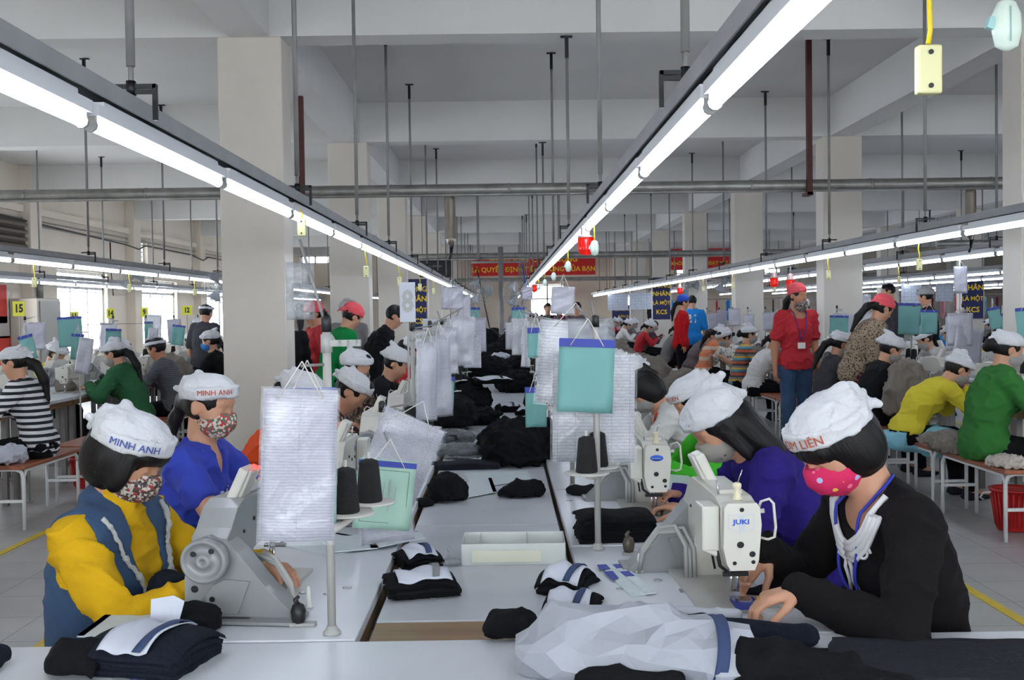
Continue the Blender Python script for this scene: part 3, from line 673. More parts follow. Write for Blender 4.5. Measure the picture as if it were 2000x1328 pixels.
def joints(pose):
    """all joint places in the person's own space (x forward, y left, z up, origin on the floor)"""
    s = pose.get('s', 1.0); J = {}; sit = pose.get('sit', True); lean = math.radians(pose.get('lean', 15)); up = math.radians(pose.get('upper', pose.get('lean', 15) * 1.5 + 6))
    side = math.radians(pose.get('side', 0)); tw = math.radians(pose.get('twist', 0))
    P = Vector((0, 0, pose.get('seat', .47) + .085)) if sit else Vector((0, 0, pose.get('ph', .86) * s))
    v1 = Vector((math.sin(lean), math.sin(side), math.cos(lean))).normalized(); v2 = Vector((math.sin(up), math.sin(side), math.cos(up))).normalized()
    M = P + v1 * .2 * s; C = M + (v1 + v2).normalized() * .12 * s; N_ = C + v2 * .17 * s
    J.update(P=P, M=M, C=C, N=N_, v1=v1, v2=v2, s=s)
    L_ = Matrix.Rotation(tw, 3, 'Z') @ Vector((0, 1, 0)); J['L'] = L_
    for sd, k in ((1, 'l'), (-1, 'r')):
        J['S' + k] = N_ - v2 * .045 * s + L_ * sd * .158 * s
    hd = pose.get('head', 25); hy = pose.get('yaw', 0); nk = math.radians(pose.get('neck', min(pose.get('lean', 15) + hd * .45, 55)))
    nv = Vector((math.sin(nk), math.sin(math.radians(hy)) * .1, math.cos(nk))); J['nv'] = nv
    J['Hc'] = N_ + nv * .155 * s; J['HR'] = Matrix.Rotation(math.radians(hy), 3, 'Z') @ rotm('Y', hd) @ rotm('X', pose.get('roll', 0))
    for k, sd in (('l', 1), ('r', -1)):
        T = pose.get('hand_' + k, (.42, sd * .1, .83) if sit else (.05 * s, sd * .24, .72 * s)); hint = pose.get('hint_' + k, (-.25, sd * .7, -.75) if sit else (-1, sd * .4, 0))
        E, T2 = ik(J['S' + k], T, .265 * s, .235 * s, hint); J['E' + k] = E; J['W' + k] = T2
        dd = pose.get('hd_' + k); J['hd' + k] = Vector(dd) if dd else ((T2 - E).normalized() + (Vector((.6, -sd * .3, -.25)) if sit else Vector((0, 0, -.6)))); J['hn' + k] = Vector(pose.get('hn_' + k, (0, 0, -1) if sit else (0, -sd, 0)))
        J['hip' + k] = P + Vector((0, sd * .085 * s, -.01)) 
        if sit:
            kx = pose.get('knee', .42); J['K' + k] = Vector((kx * s, sd * pose.get('kw', .12), pose.get('seat', .47) + .04)); J['A' + k] = Vector((kx * s + pose.get('foot', .02), sd * pose.get('kw', .12), .07))
        else:
            st = pose.get('step', 0) * sd; J['K' + k] = Vector((.02 + st * .5, sd * .085, .47 * s)); J['A' + k] = Vector((-.01 + st, sd * .09, .07))
    return J
def torso_ops(J, t, fat=1.0, bust=True, k=.03):
    s = J['s'] * fat; P, M, C, N_, v1, v2, L_ = (J[q] for q in ('P', 'M', 'C', 'N', 'v1', 'v2', 'L'))
    def fr(v): f = L_.cross(v).normalized(); l = v.cross(f).normalized(); return Matrix((f, l, v)).transposed()
    R1, R2, Rm = fr(v1), fr(v2), fr((v1 + v2).normalized())
    o = [('ell', P + v1 * .02, (.125 * s + t, .168 * s + t, .135 * s + t), fr(v1), k), ('ell', M, (.105 * s + t, .138 * s + t, .16 * s + t), R1, k), ('ell', C, (.108 * s + t, .152 * s + t, .16 * s + t), R2, k),
         ('ell', C + v2 * .1 * s, (.082 * s + t, .14 * s + t, .085 * s + t), R2, k), ('cap', J['Sl'] - v2 * .0 + L_ * .0, J['Sr'], .048 * s + t, .048 * s + t, .045)]
    if bust:
        f = R2.col[0]
        for sd in (-1, 1): o.append(('ell', C + f * .07 * s + L_ * sd * .062 * s + v2 * .0, (.05 * s + t, .055 * s + t, .055 * s + t), R2, .03))
    return o
def arm_ops(J, k, t, frac=1.0, cuff=0.0):
    s = J['s']; S, E, W_ = J['S' + k], J['E' + k], J['W' + k]; o = []
    if frac <= .5:
        q = S + (E - S) * frac * 2; return [('cap', S, q, .05 * s + t, .047 * s + t * 1.3, .02)]
    o.append(('cap', S, E, .05 * s + t, .039 * s + t, .03)); f = (frac - .5) * 2; q = E + (W_ - E) * f
    o.append(('cap', E, E + (q - E) * .4, .039 * s + t, .039 * s + t, .012)); o.append(('cap', E + (q - E) * .4, q, .038 * s + t, .027 * s + t + cuff, .012)); return o
def leg_ops(J, t, full=True, flare=0):
    s = J['s']; o = []
    for k in 'lr':
        h, K, A = J['hip' + k], J['K' + k], J['A' + k]
        o += [('cap', h, K, .085 * s + t, .056 * s + t, .03), ('cap', K, K + (A - K) * .35, .056 * s + t, .055 * s + t, .02), ('cap', K + (A - K) * .35, A + Vector((0, 0, .03)), .052 * s + t, .036 * s + t + flare, .02)]
    return o
def body_ops(J, curl=32, full=True, fat=1.0):
    s = J['s']; o = torso_ops(J, 0, fat * .98, k=.03) + leg_ops(J, -.004)
    for k in 'lr':
        A = J['A' + k]; o += [('cap', A, A + Vector((.13, 0, -.035)), .034, .026, .02), ('cap', A, A + Vector((-.03, 0, -.035)), .034, .03, .02)]
        o += arm_ops(J, k, -.003); E, W_ = J['E' + k], J['W' + k]
        sd = 1 if k == 'l' else -1; c = curl[k] if isinstance(curl, dict) else curl
        o += hand_ops(W_, J['hd' + k], J['hn' + k], 1 if k == 'l' else -1, s * .95, c)
    Hc, R = J['Hc'], J['HR']; B = Hc + R @ Vector(hp(-.02, 0, -.05))
    o.append(('cap', J['N'] - J['v2'] * .02, B, .054 * s, .05 * s, .03))
    def hh(x, y, z): return Hc + R @ Vector(hp(x, y, z))
    a = HW
    o += [('ell', hh(-.012, 0, .026), (.094 * a, .078 * a, .086 * a), R, .01), ('ell', hh(.03, 0, -.035), (.062 * a, .06 * a, .078 * a), R, .03), ('ell', hh(.052, 0, -.09), (.028, .032, .024), R, .03),
          ('ell', hh(.045, .038, -.025), (.032, .026, .035), R, .02), ('ell', hh(.045, -.038, -.025), (.032, .026, .035), R, .02),
          ('ell', hh(.072, 0, .035), (.018, .05, .018), R, .02),
          ('sub', hh(.099, .031, .006), (.016, .016, .011), R, .012), ('sub', hh(.099, -.031, .006), (.016, .016, .011), R, .012),
          ('cap', hh(.086, 0, .012), hh(.105, 0, -.026), .006, .0095, .008), ('ell', hh(.095, .011, -.031), (.009, .007, .007), R, .006), ('ell', hh(.095, -.011, -.031), (.009, .007, .007), R, .006),
          ('ell', hh(.079, 0, -.062), (.012, .02, .012), R, .01),
          ('ell', hh(.076, .031, .006), (.0115, .0125, .010), R, .003), ('ell', hh(.076, -.031, .006), (.0115, .0125, .010), R, .003)]
    for sd in (-1, 1): o += [('ell', hh(-.008, sd * .08, -.002), (.02, .008, .032), R @ rotm('Z', -18 * sd), .004), ('sub', hh(-.0, sd * .089, .002), (.011, .006, .017), R, .004)]
    return o
def headparts(root, J, fit):
    ML = J['HR'].to_4x4(); ML.translation = J['Hc']
    if fit.get('hair'): link('hair', hair_mesh(fit['hair']), root, hairm, local=ML)
    if fit.get('cap'): link('scarf' if fit['cap'] == 'scarf' else 'cap', cap_mesh(fit['cap']), root, fit.get('capm', capm), local=ML)
    if fit.get('mask'): 
        MM = ML @ Matrix.Translation(hp(*fit['maskoff'])) if fit.get('maskoff') else ML
        link('face_mask', MASK, root, fit['mask'], local=MM)
    elif not fit.get('nolips'): link('lips', LIPS, root, lipm, local=ML)
    link('eyebrow', BROW, root, hairm, local=ML); link('eye', EYEO if fit.get('open') else EYEC, root, eyem, local=ML); return ML
def person(loc, rz, pose, fit, label, group=None, vox=.009, skin=None):
    """rz: direction faced, degrees, 0 = towards +X"""
    J = joints(pose); rad = math.radians(rz)
    me = sdf_mesh(body_ops(J, pose.get('curl', 32), fat=fit.get('fat', 1)), vox, 'person'); o = link('person', me, None, skin or skin1, (loc[0], loc[1], loc[2] if len(loc) > 2 else 0), rad)
    tag(o, label, 'person', group); gv = max(vox, .0065)
    top = fit['top']; fr = fit.get('sleeve', 1.0); t = fit.get('t', .012)
    g = torso_ops(J, t, fit.get('fat', 1.0), bust=fit.get('bust', True)) + [('cap', J['N'] - J['v2'] * .03, J['N'] + J['nv'] * .02, .062, .056, .03)]
    if fr > 0:
        for k in 'lr': g += arm_ops(J, k, t, fr, fit.get('cuff', 0))
    nk = fit.get('neck', 'crew'); f2 = J['L'].cross(J['v2']).normalized()
    if nk == 'turtle': g.append(('cap', J['N'], J['N'] + J['nv'] * .075, .062, .056, .01))
    elif nk == 'v': g.append(('sub', J['N'] + f2 * .075 + J['nv'] * .01, (.05, .042, .10), None, .01)); g.append(('sub', J['N'] + J['nv'] * .07, (.072, .072, .07), None, .01))
    elif nk == 'scoop': g.append(('sub', J['N'] + f2 * .06 + J['nv'] * .015, (.075, .085, .075), None, .008)); g.append(('sub', J['N'] + J['nv'] * .08, (.085, .09, .08), None, .01))
    else: g.append(('sub', J['N'] + f2 * .02 + J['nv'] * .07, (.07, .07, .066), None, .008))
    if pose.get('sit', True) is False: g += [('ell', J['P'] + Vector((0, 0, -.03)), (.13 + t, .165 + t, .12), None, .03)]
    hem = fit.get('hem'); 
    if hem is not None: g.append(('cut', J['P'] + J['v1'] * hem, -J['v1']))
    else: g.append(('cut', J['P'] + Vector((0, 0, -.075)), (.12, 0, -1)))
    if fit.get('extra'): g += fit['extra'](J)
    fa = fit.get('fold', .006) * 1.7; sm = sdf_mesh(g, gv, 'top', dict(amp=fa, scale=fit.get('fs', (9, 9, 13)), seed=len(label) * .37))
    link(fit.get('topname', 'shirt'), sm, o, top)
    lm_ = sdf_mesh(leg_ops(J, .01, flare=fit.get('flare', .004)) + [('ell', J['P'], (.125, .165, .12), None, .03)], max(gv, .009), 'trousers', dict(amp=.006, scale=(9, 9, 9), seed=3))
    link('trousers', lm_, o, fit.get('legs', blackc))
    sh = MB()
    for k in 'lr':
        A = J['A' + k]; m2 = sdf_mesh([('ell', A + Vector((.05, 0, -.042)), (.125, .044, .03), None, .0), ('ell', A + Vector((-.01, 0, -.02)), (.05, .04, .05), None, .02), ('cut', (0, 0, 0.002), (0, 0, -1))], .01, 'shoe'); link('shoe', m2, o, fit.get('shoem', charc))
    ML = headparts(o, J, fit); return o, J, ML
knit = lambda n, c: mat(n, c, .95, bump=(260, .35), spec=.2)
mFlo1 = spots('floral_mask_red_grey', 150, [(70, 60, 60), (180, 170, 160), (150, 50, 50), (96, 88, 84), (200, 190, 178), (60, 50, 50)])
mFlo2 = spots('floral_mask_green_red', 120, [(206, 200, 186), (90, 104, 84), (196, 190, 176), (180, 60, 60), (110, 100, 92)])
mGrey = mat('grey_mask', (150, 146, 142), .85, bump=(60, .3)); mDark = spots('dark_floral_mask', 120, [(50, 46, 46), (120, 110, 104), (70, 60, 60), (160, 150, 140)])
mBow = spots('grey_mask_dark_bows', 42, [(150, 144, 136), (70, 62, 60), (70, 62, 60)], feature='.25'); mPink = spots('pink_mask_hearts', 34, [(206, 34, 90), (170, 180, 214), (230, 190, 80), (196, 200, 220), (236, 120, 150)], feature='.24')
mWht = mat('white_mask', (206, 204, 200), .85, bump=(60, .3)); mBlue = mat('blue_mask', (40, 120, 190), .8)
denim = mat('blue_denim', (56, 84, 122), .9, bump=(160, .4), var=(7, .2)); denimv = mat('denim_vest', (50, 76, 108), .92, bump=(220, .4), var=(9, .12)); yell = knit('yellow_knit', (204, 160, 22)); cobalt = mat('cobalt_jersey', (44, 62, 168), .85, bump=(50, .3))
purp = knit('purple_blue_knit', (46, 34, 118)); blkn = knit('black_knit', (20, 17, 17)); wht = mat('white_jersey', (216, 214, 210), .9, bump=(40, .4)); redt = mat('red_shirt', (178, 32, 42), .85, bump=(40, .4))
grn = knit('green_knit', (52, 112, 52)); grn2 = knit('bright_green_knit', (70, 180, 48)); ylw2 = mat('yellow_shirt', (206, 190, 48), .88, bump=(50, .3)); jeans = mat('blue_jeans', (52, 78, 112), .9, bump=(160, .4), var=(6, .3))
# ---- hero people (positions in metres on the hall floor)
people = {}
# yellow sweater, denim vest, left front
J0 = None
def vest(o, J, m, trim_m):
    g = torso_ops(J, .026, 1.0) + [('cap', J['N'] - J['v2'] * .05, J['N'] - J['v2'] * .02, .075, .07, .03), ('cap', J['N'] - J['v2'] * .03, J['N'] + J['nv'] * .02 - Vector((.03, 0, 0)), .07, .068, .02)]
    f2 = J['L'].cross(J['v2']).normalized()
    g += [('sub', J['N'] + f2 * .1 - J['v2'] * .06, (.085, .06, .15), None, .015), ('sub', J['N'] + J['nv'] * .10 + f2 * .03, (.068, .064, .085), None, .01)]
    for k, sd in (('l', 1), ('r', -1)): g.append(('sub', J['S' + k] + J['L'] * sd * .04 - J['v2'] * .025, (.085, .062, .115), None, .008))
    g.append(('cut', J['P'] + Vector((0, 0, -.09)), (.1, 0, -1)))
    vm = sdf_mesh(g, .0065, 'vest', dict(amp=.005, scale=(8, 8, 10), seed=8.2)); v = link('vest', vm, o, m)
    # shawl collar edge in frayed white
    bm = BVHTree.FromPolygons([x.co for x in vm.vertices], [p.vertices for p in vm.polygons]); tr = MB(); dr = (-f2 - J['v2'] * .5).normalized()
    for sd in (-1, 1):
        pts = []
        for i in range(40):
            u = i / 39; y = sd * (.008 + .125 * (1 - u) ** .75); zz = .0 - .27 * u ** 1.0; h = bm.ray_cast(J['N'] + J['v2'] * zz + J['L'] * y + f2 * (.02 + .1 * u) - dr * .3, dr)
            if h[0] is not None: pts.append(h[0] + h[1] * .005 + Vector([rng.uniform(-.002, .002) for _ in range(3)]))
        tr.tube(pts, [.0065 + rng.uniform(-.002, .003) for _ in pts], 7)
    tr.build('fur_trim', trim_m, v)
    b = MB(); 
    for z in (-.20, -.26):
        h = bm.ray_cast(J['N'] + J['v2'] * z + f2 * .5 + J['L'] * .012, -f2)
        if h[0] is not None: b.tube([h[0], h[0] + f2 * .006], [.011, .008], 12)
    b.build('button', white, v); return v
def cap_text(o, ML, txt, m, centre_deg, size=.026, z=.048, flip=False):
    """lettering embroidered round the cap's band"""
    vs, fs = text_verts(txt, size); n0 = len(vs); vs = vs + [(x + .0009, y + .0003, z_) for x, y, z_ in vs]; fs = fs + [tuple(i + n0 for i in f) for f in fs]; R = rotm('Y', -14); out = []
    a, b, c0 = .1185 * HW, .1055 * HW, hp(-.012, 0, .052)
    for x, y, _ in vs:
        th = math.radians(centre_deg) + x / .108; p = Vector((a * math.cos(th), b * math.sin(th), y + .004)); k_ = 1.0
        zz = p.z / (.13 * HW); sc_ = math.sqrt(max(1 - zz * zz, .2)) + .045; p.x *= sc_; p.y *= sc_
        out.append(Vector(c0) + R @ p)
    g = MB(); g.add(out, fs); g.build('embroidered_lettering', m, o, local=ML)
fur = mat('frayed_white_trim', (206, 206, 202), .95, bump=(200, 1)); blueth = mat('blue_thread', (70, 84, 150), .7); redth = mat('rust_thread', (176, 84, 60), .7)
def put(px, py, Y): v = at(px, py, Y); return v.x, v.y
o, J, ML = person((-1.07, 2.84), -8, dict(lean=1, upper=9, head=33, seat=.385, s=1.0, hand_l=(.40, .10, .80), hand_r=(.38, -.16, .82), yaw=-2, twist=-6, hint_r=(-.15, -.55, -.85), curl=30),
    dict(top=yell, neck='turtle', hair='bangbob', cap='cap', mask=mFlo1, topname='sweater', fs=(9, 9, 16), fold=.006, legs=navyc), 'woman in yellow sweater and denim vest sewing behind the grey machine handwheel', vox=.006)
vest(o, J, denimv, fur); cap_text(o, ML, 'MINH ANH', blueth, -62); people['yellow'] = (o, J)
o, J, ML = person((-1.2, 3.98), -6, dict(lean=6, upper=14, head=14, seat=.42, s=1.0, hand_l=(.42, .1, .84), hand_r=(.42, -.14, .84), yaw=-12),
    dict(top=cobalt, neck='v', hair='ponytail', cap='cap', mask=mFlo2, sleeve=.25, hem=.2, open=True), 'woman in cobalt blue short-sleeved top with ponytail and flowered mask', vox=.007, skin=skin1)
cap_text(o, ML, 'MINH ANH', redth, -48)
stp = stripes('grey_white_stripes', .06, [(206, 204, 200), (96, 96, 98)]); g = torso_ops(J, .009, 1.0, bust=False)[:3] + [('cut', J['P'] + J['v1'] * .24, J['v1']), ('cut', J['P'] + Vector((0, 0, -.07)), (0, 0, -1))]
link('striped_hem', sdf_mesh(g, .008, 'hem', dict(amp=.005, scale=(8, 8, 12), seed=2)), o, stp)
vs, fs = text_verts('ai s', .075); from mathutils.bvhtree import BVHTree
def emboss(o, src_me, txt_v, txt_f, m, name, fn, dirv):
    bm = BVHTree.FromPolygons([x.co for x in src_me.vertices], [p.vertices for p in src_me.polygons]); out = []
    for x, y, _ in txt_v:
        h = bm.ray_cast(fn(x, y), dirv); out.append(h[0] - dirv * .003 if h[0] is not None else fn(x, y) + dirv * .4)
    g = MB(); g.add(out, txt_f); g.build(name, m, o)
sh = [c for c in o.children if c.name.startswith('shirt')][0]
emboss(o, sh.data, vs, fs, mat('silver_print', (170, 180, 214), .4, .3), 'printed_lettering', lambda x, y: J['C'] + Vector((.5, -x * 1.3 + .0, y)), Vector((-1, 0, 0)))
# black sweater, right front
o, J, ML = person((1.01, 2.6), 186, dict(lean=8, upper=22, head=40, seat=.45, s=1.03, hand_l=(.375, .15, .835), hand_r=(.36, -.10, .875), yaw=10, neck=38,
    hd_l=(1, -.12, -.25), hn_l=(.15, 0, -1), hd_r=(.75, .1, -.7), hn_r=(.1, .9, -.35), curl={'l': (38, 40, 44, 48), 'r': (22, 34, 48, 55)}, hint_l=(-.2, .7, -.7), hint_r=(-.3, -.6, -.7)),
    dict(top=blkn, neck='scoop', hair='bob', cap='cap', mask=mPink, topname='sweater', fold=.004, bust=True, fat=.95), 'woman in black sweater and pink hearts mask feeding cloth at the nearest white machine', vox=.0048)
cap_text(o, ML, 'KIM LIÊN', redth, 22, size=.030); people['black'] = (o, J)
swm = [c for c in o.children if c.name.startswith('sweater')][0].data
def tbvh(J, t=.012, bust=True):
    m = sdf_mesh(torso_ops(J, t, 1.0, bust) , .01, 'tmp'); b = BVHTree.FromPolygons([x.co for x in m.vertices], [p.vertices for p in m.polygons]); bpy.data.meshes.remove(m); return b
def ribbon(o, J, me, m, name, half, z0, z1, w0, r=.006, sides=(-1, 1), n=22, off=.005):
    bm = tbvh(J); f2 = J['L'].cross(J['v2']).normalized(); g = MB()
    for sd in sides:
        pts = []
        for i in range(n):
            u = i / (n - 1); y = sd * w0 * (1 - u) ** half + sd * .006; h = bm.ray_cast(J['N'] + J['v2'] * (z0 + (z1 - z0) * u) + f2 * .5 + J['L'] * y, -f2)
            if h[0] is not None and h[0].x > J['N'].x - .12: pts.append(h[0] + f2 * off)
        if len(pts) > 2: g.tube(pts, r, 6)
    return g.build(name, m, o)
lany = mat('blue_lanyard', (40, 52, 168), .6)
wp = mat('white_applique', (222, 220, 222), .8); f2 = J['L'].cross(J['v2']).normalized()
bmv = tbvh(J)
g = MB()
def surf(y, z, off=.004):
    h = bmv.ray_cast(J['N'] + J['v2'] * z + f2 * .5 + J['L'] * y, -f2); return (h[0] + f2 * off) if h[0] is not None else None
def stroke(pts, r):
    q = [surf(*p) for p in pts]; q = [x for x in q if x is not None]
    if len(q) > 1: g.tube(q, r if not hasattr(r, '__len__') else r[:len(q)], 6)
for sd in (-1, 1):
    for dd, rr in ((-.008, .008), (.004, .010), (.018, .009), (.03, .006)):
        stroke([(sd * (.115 + dd), .02), (sd * (.105 + dd), -.01), (sd * (.088 + dd), -.04), (sd * (.06 + dd * .8), -.066 - dd * .6), (sd * (.03 + dd * .5), -.084 - dd), (sd * .0, -.09 - dd)], rr)
    c_ = (sd * .075, -.095); stroke([(c_[0] + .018 * math.cos(a / 10 * 6.28) * (1 - a / 20), c_[1] + .018 * math.sin(a / 10 * 6.28) * (1 - a / 20)) for a in range(15)], .0035)
for sd in (-1, 1):
    stroke([(0, -.10), (sd * .02, -.12), (sd * .035, -.105), (sd * .02, -.095), (0, -.105)], .005); stroke([(sd * .004, -.11), (sd * .018, -.14), (sd * .012, -.17), (sd * .026, -.2)], .005)
for i in range(26):
    q = surf(rng.uniform(-.05, .05), rng.uniform(-.2, -.1), .003)
    if q is not None: g.tube([q, q + f2 * .002], .0016, 5)
g.build('white_applique_trim', wp, o)
def lanyard(o, J, me, m=lany, z1=-.32, r=.0045, card=False):
    bm = tbvh(J); f2 = J['L'].cross(J['v2']).normalized(); g = MB(); pts = []
    for sd in (1, -1):
        half = []
        for i in range(24):
            u = i / 23; y = sd * (.068 * (1 - u) ** .8 + .006)
            if u < .12: q = J['N'] + J['nv'] * (.035 - .02 * u) + J['L'] * sd * (.035 + .3 * u) - f2 * (.055 - .3 * u)
            else:
                h = bm.ray_cast(J['N'] + J['v2'] * (.04 + (z1 - .04) * u) + f2 * .5 + J['L'] * y, -f2); q = h[0] + f2 * .006 if h[0] is not None and (h[0] - J['N']).dot(f2) > -.02 else None
                if q is None: q = J['N'] + J['v2'] * (.04 + (z1 - .04) * u) + f2 * (.062 + .02 * u) + J['L'] * y
            half.append(q)
        g.tube(half, r, 6); end = half[-1]
    l = g.build('lanyard', m, o)
    if card: MB().box(tuple(end + Vector((.01, 0, -.05))), (.006, .08, .06), rz=.0).build('name_card', white, l)
lanyard(o, J, swm)
ring = MB(); ring_m = mat('gold_ring', (214, 170, 70), .25, 1.0)
W_ = J['Wl']; dl = Vector((1, -.12, -.25)).normalized(); nl = Vector((.15, 0, -1)); nl = (nl - dl * nl.dot(dl)).normalized(); acl = dl.cross(nl).normalized()
cc = W_ + dl * .093 - acl * .0095 + nl * .004; ring.tube([cc + acl * .0102 * math.cos(a / 12 * 6.283) + nl * .0102 * math.sin(a / 12 * 6.283) for a in range(12)], .0018, 6, closed=True); ring.build('finger_ring', ring_m, o)
# purple sweater
o, J, ML = person((1.07, 3.72), 184, dict(lean=18, upper=38, head=42, seat=.44, s=1.02, hand_l=(.47, .10, .80), hand_r=(.46, -.1, .82), neck=48, yaw=6),
    dict(top=purp, hair='longfwd', cap='capflat', mask=mBow, topname='sweater', fold=.006), 'woman in purple-blue sweater with long hair bent over the second right machine', vox=.007)
cap_text(o, ML, 'KIM LIÊN', redth, 24)
o, J, ML = person((1.14, 4.9), 182, dict(lean=14, upper=38, head=38, seat=.40, hand_l=(.5, .16, .82), hand_r=(.5, -.1, .82)),
    dict(top=grn2, hair='ponytail', cap='cap', sleeve=.8, topname='sweater'), 'seated woman in bright green sweater behind the purple-sweater woman', vox=.009)
cap_text(o, ML, 'KIM LIÊN', redth, 24)
o, J, ML = person((1.1, 6.0), 178, dict(lean=16, upper=44, head=50, seat=.40, hand_l=(.45, .12, .85), hand_r=(.45, -.1, .85)),
    dict(top=wht, hair='bob', neck='crew', mask=mGrey, cap=None, topname='sweater'), 'woman with bare black hair in white long-sleeved top bending over a machine', vox=.009)
ribbon(o, J, [c for c in o.children if c.name.startswith('sweater')][0].data, mat('orange_trim', (214, 84, 40), .8), 'orange_collar', 1.0, .03, -.12, .08)
# ================================================================ SEWING MACHINES, TABLES, STANDS
def YZ(): return Matrix(((0, 1, 0, 0), (1, 0, 0, 0), (0, 0, 1, 0), (0, 0, 0, 1)))      # outline X -> world Y
bluelogo = mat('blue_logo', (28, 84, 190), .4); silv = mat('silver_badge', (190, 196, 204), .3, .4)
greenled = mat('green_led', (30, 240, 120), .3, emis=((20, 255, 110), 6)); redled = mat('red_led', (240, 90, 80), .3, emis=((255, 60, 50), 1.2))
needleplate = mat('bed_plate', (186, 184, 178), .35, .15, var=(9, .1))
MM_ = {}
def part(name, key, build, mats):
    if key not in MM_:
        g = MB(); build(g); MM_[key] = g.mesh(name, mats)
    return MM_[key]
def add_bev(o, w=.006):
    md = o.modifiers.new('Bevel', 'BEVEL'); md.width = w; md.segments = 2; md.limit_method = 'ANGLE'; md.angle_limit = math.radians(30); return o
def b_arm(g):
    g.prism([(-.022, .15), (-.026, .262), (.03, .278), (.30, .285), (.345, .268), (.385, .225), (.415, .205), (.415, .008), (.27, .008), (.268, .118), (.24, .142), (.18, .15)], .088, xf=YZ())
    g.box((.0, .15, .283), (.06, .18, .012)); 
    for y in (.03, .1, .17, .24): g.cyl((-.043, y, .2 + (y > .2) * .02), (-.047, y, .2 + (y > .2) * .02), .006, n=10, mi=1)
    for y, z in ((.30, .06), (.38, .14), (.31, .2), (.36, .05)): g.cyl((-.043, y, z), (-.047, y, z), .005, n=10, mi=1)
def b_face(g):
    g.prism([(-.041, .262), (-.034, .274), (.036, .274), (.043, .262), (.047, .22), (.040, .13), (.030, .104), (-.026, .104), (-.036, .12), (-.044, .16)], .034)
    for x, z, r in ((.0, .258, .0055), (-.004, .17, .0085), (.024, .146, .0075), (.026, .126, .005), (-.018, .124, .005)): g.cyl((x, -.017, z), (x, -.0195, z), r, n=14, mi=1)
def b_cover(g):
    g.prism([(.06, .0), (.06, .10), (.055, .165), (.035, .2), (.0, .213), (-.04, .2), (-.07, .17), (-.135, .085), (-.2, .02), (-.215, .0)], .075)
    g.prism([(.01, .02), (.008, .06), (-.01, .09), (-.04, .105), (-.10, .1), (-.085, .06), (-.07, .018)], .088)
    g.cyl((.035, .036, .078), (.035, .04, .078), .009, n=12, mi=1); g.cyl((-.01, .044, .055), (-.01, .047, .055), .007, n=12, mi=1); g.box((-.08, .03, .006), (.28, .1, .008))
def b_wheel(g):
    g.lathe([(.012, .0), (.050, .0), (.056, .006), (.056, .028), (.052, .034), (.046, .034), (.044, .026), (.02, .022), (.018, .034), (.014, .036), (.006, .036), (.005, .028)], 28, xf=Matrix.Rotation(math.radians(-90), 4, 'X'))
    for a in (.6, 2.2): g.cyl((.031 * math.cos(a), .022, .031 * math.sin(a)), (.031 * math.cos(a), .0265, .031 * math.sin(a)), .007, n=10, mi=1)
def b_bed(g): g.box((-.005, .19, .005), (.19, .5, .01)); 
def b_panel(g):
    g.box((0, 0, .045), (.026, .075, .10), ry=-.42); g.box((-.018, 0, .047), (.01, .062, .085), ry=-.42, mi=0)
def b_tens(g):
    g.box((-.066, .02, .205), (.042, .085, .115)); g.prism([(-.085, .15), (-.047, .15), (-.047, .13), (-.06, .135)], .08, xf=Matrix.Translation((0, .02, 0)))
def b_lift(g):
    g.tube([(-.05, -.0, .2), (-.055, -.012, .17), (-.045, -.02, .11), (-.02, -.02, .088), (.015, -.018, .086)], .0045, 8); g.box((-.008, -.018, .088), (.06, .012, .01)); g.tube([(-.05, .01, .21), (-.062, .005, .16), (-.055, -.01, .1)], .003, 6)
def b_needle(g):
    g.cyl((0, -.004, .03), (0, -.004, .11), .0048, n=10); g.cyl((0, -.004, .006), (0, -.004, .03), .0014, n=6); g.cyl((-.012, .008, .02), (-.012, .008, .11), .0042, n=8); g.box((-.006, -.004, .034), (.022, .012, .012))
def b_foot(g): g.box((-.003, -.008, .011), (.022, .034, .004)); g.box((-.008, .002, .02), (.008, .01, .02))
def b_guard(g): g.tube([(.045, -.02, .245), (.05, -.035, .275), (.068, -.04, .282), (.078, -.04, .27), (.083, -.04, .21), (.08, -.04, .185), (.066, -.035, .178), (.044, -.02, .182)], .0035, 8); g.cyl((.04, -.01, .245), (.062, -.02, .248), .006, n=8)
def b_post(g): g.lathe([(.013, .0), (.013, .006), (.009, .01), (.008, .03), (.011, .034), (.011, .042), (.006, .046)], 12, xf=Matrix.Translation((.005, .012, .27))); 
def b_thread(g): g.cyl((.005, .012, .31), (.015, -.0, .35), .0016, n=6); g.cyl((-.03, .055, .27), (-.032, .055, .315), .003, n=6)
def b_cable(g):
    for dx, dz in ((0, 0), (.012, .008), (-.01, .014)): g.tube([(-.06 + dx, .25, .006), (-.058 + dx, .27, .08 + dz), (-.08 + dx, .3, .13 + dz), (-.13, .33, .12 + dz), (-.17, .34, .06 + dz), (-.18, .345, .0)], .006, 8)
def b_badge(g):
    g.add([(-.032, -.0183, .246), (.028, -.0183, .246), (.029, -.0183, .211), (-.002, -.0183, .198), (-.033, -.0183, .211)], [(0, 4, 3, 2, 1)], 1)
    g.add([(-.03, -.0185, .244), (.026, -.0185, .244), (.027, -.0185, .212), (-.002, -.0185, .2), (-.031, -.0185, .212)], [(0, 4, 3, 2, 1)], 0)
    g.add([(-.008, -.0188, .243), (.006, -.0188, .243), (.006, -.0188, .204), (-.008, -.0188, .204)], [(0, 3, 2, 1)], 1); vs, fs = text_verts('JUKI', .0165, bold=.0006); g.add([(x * 1.25 - .002, -.0194, y + .2275) for x, y, _ in vs], fs, 2)
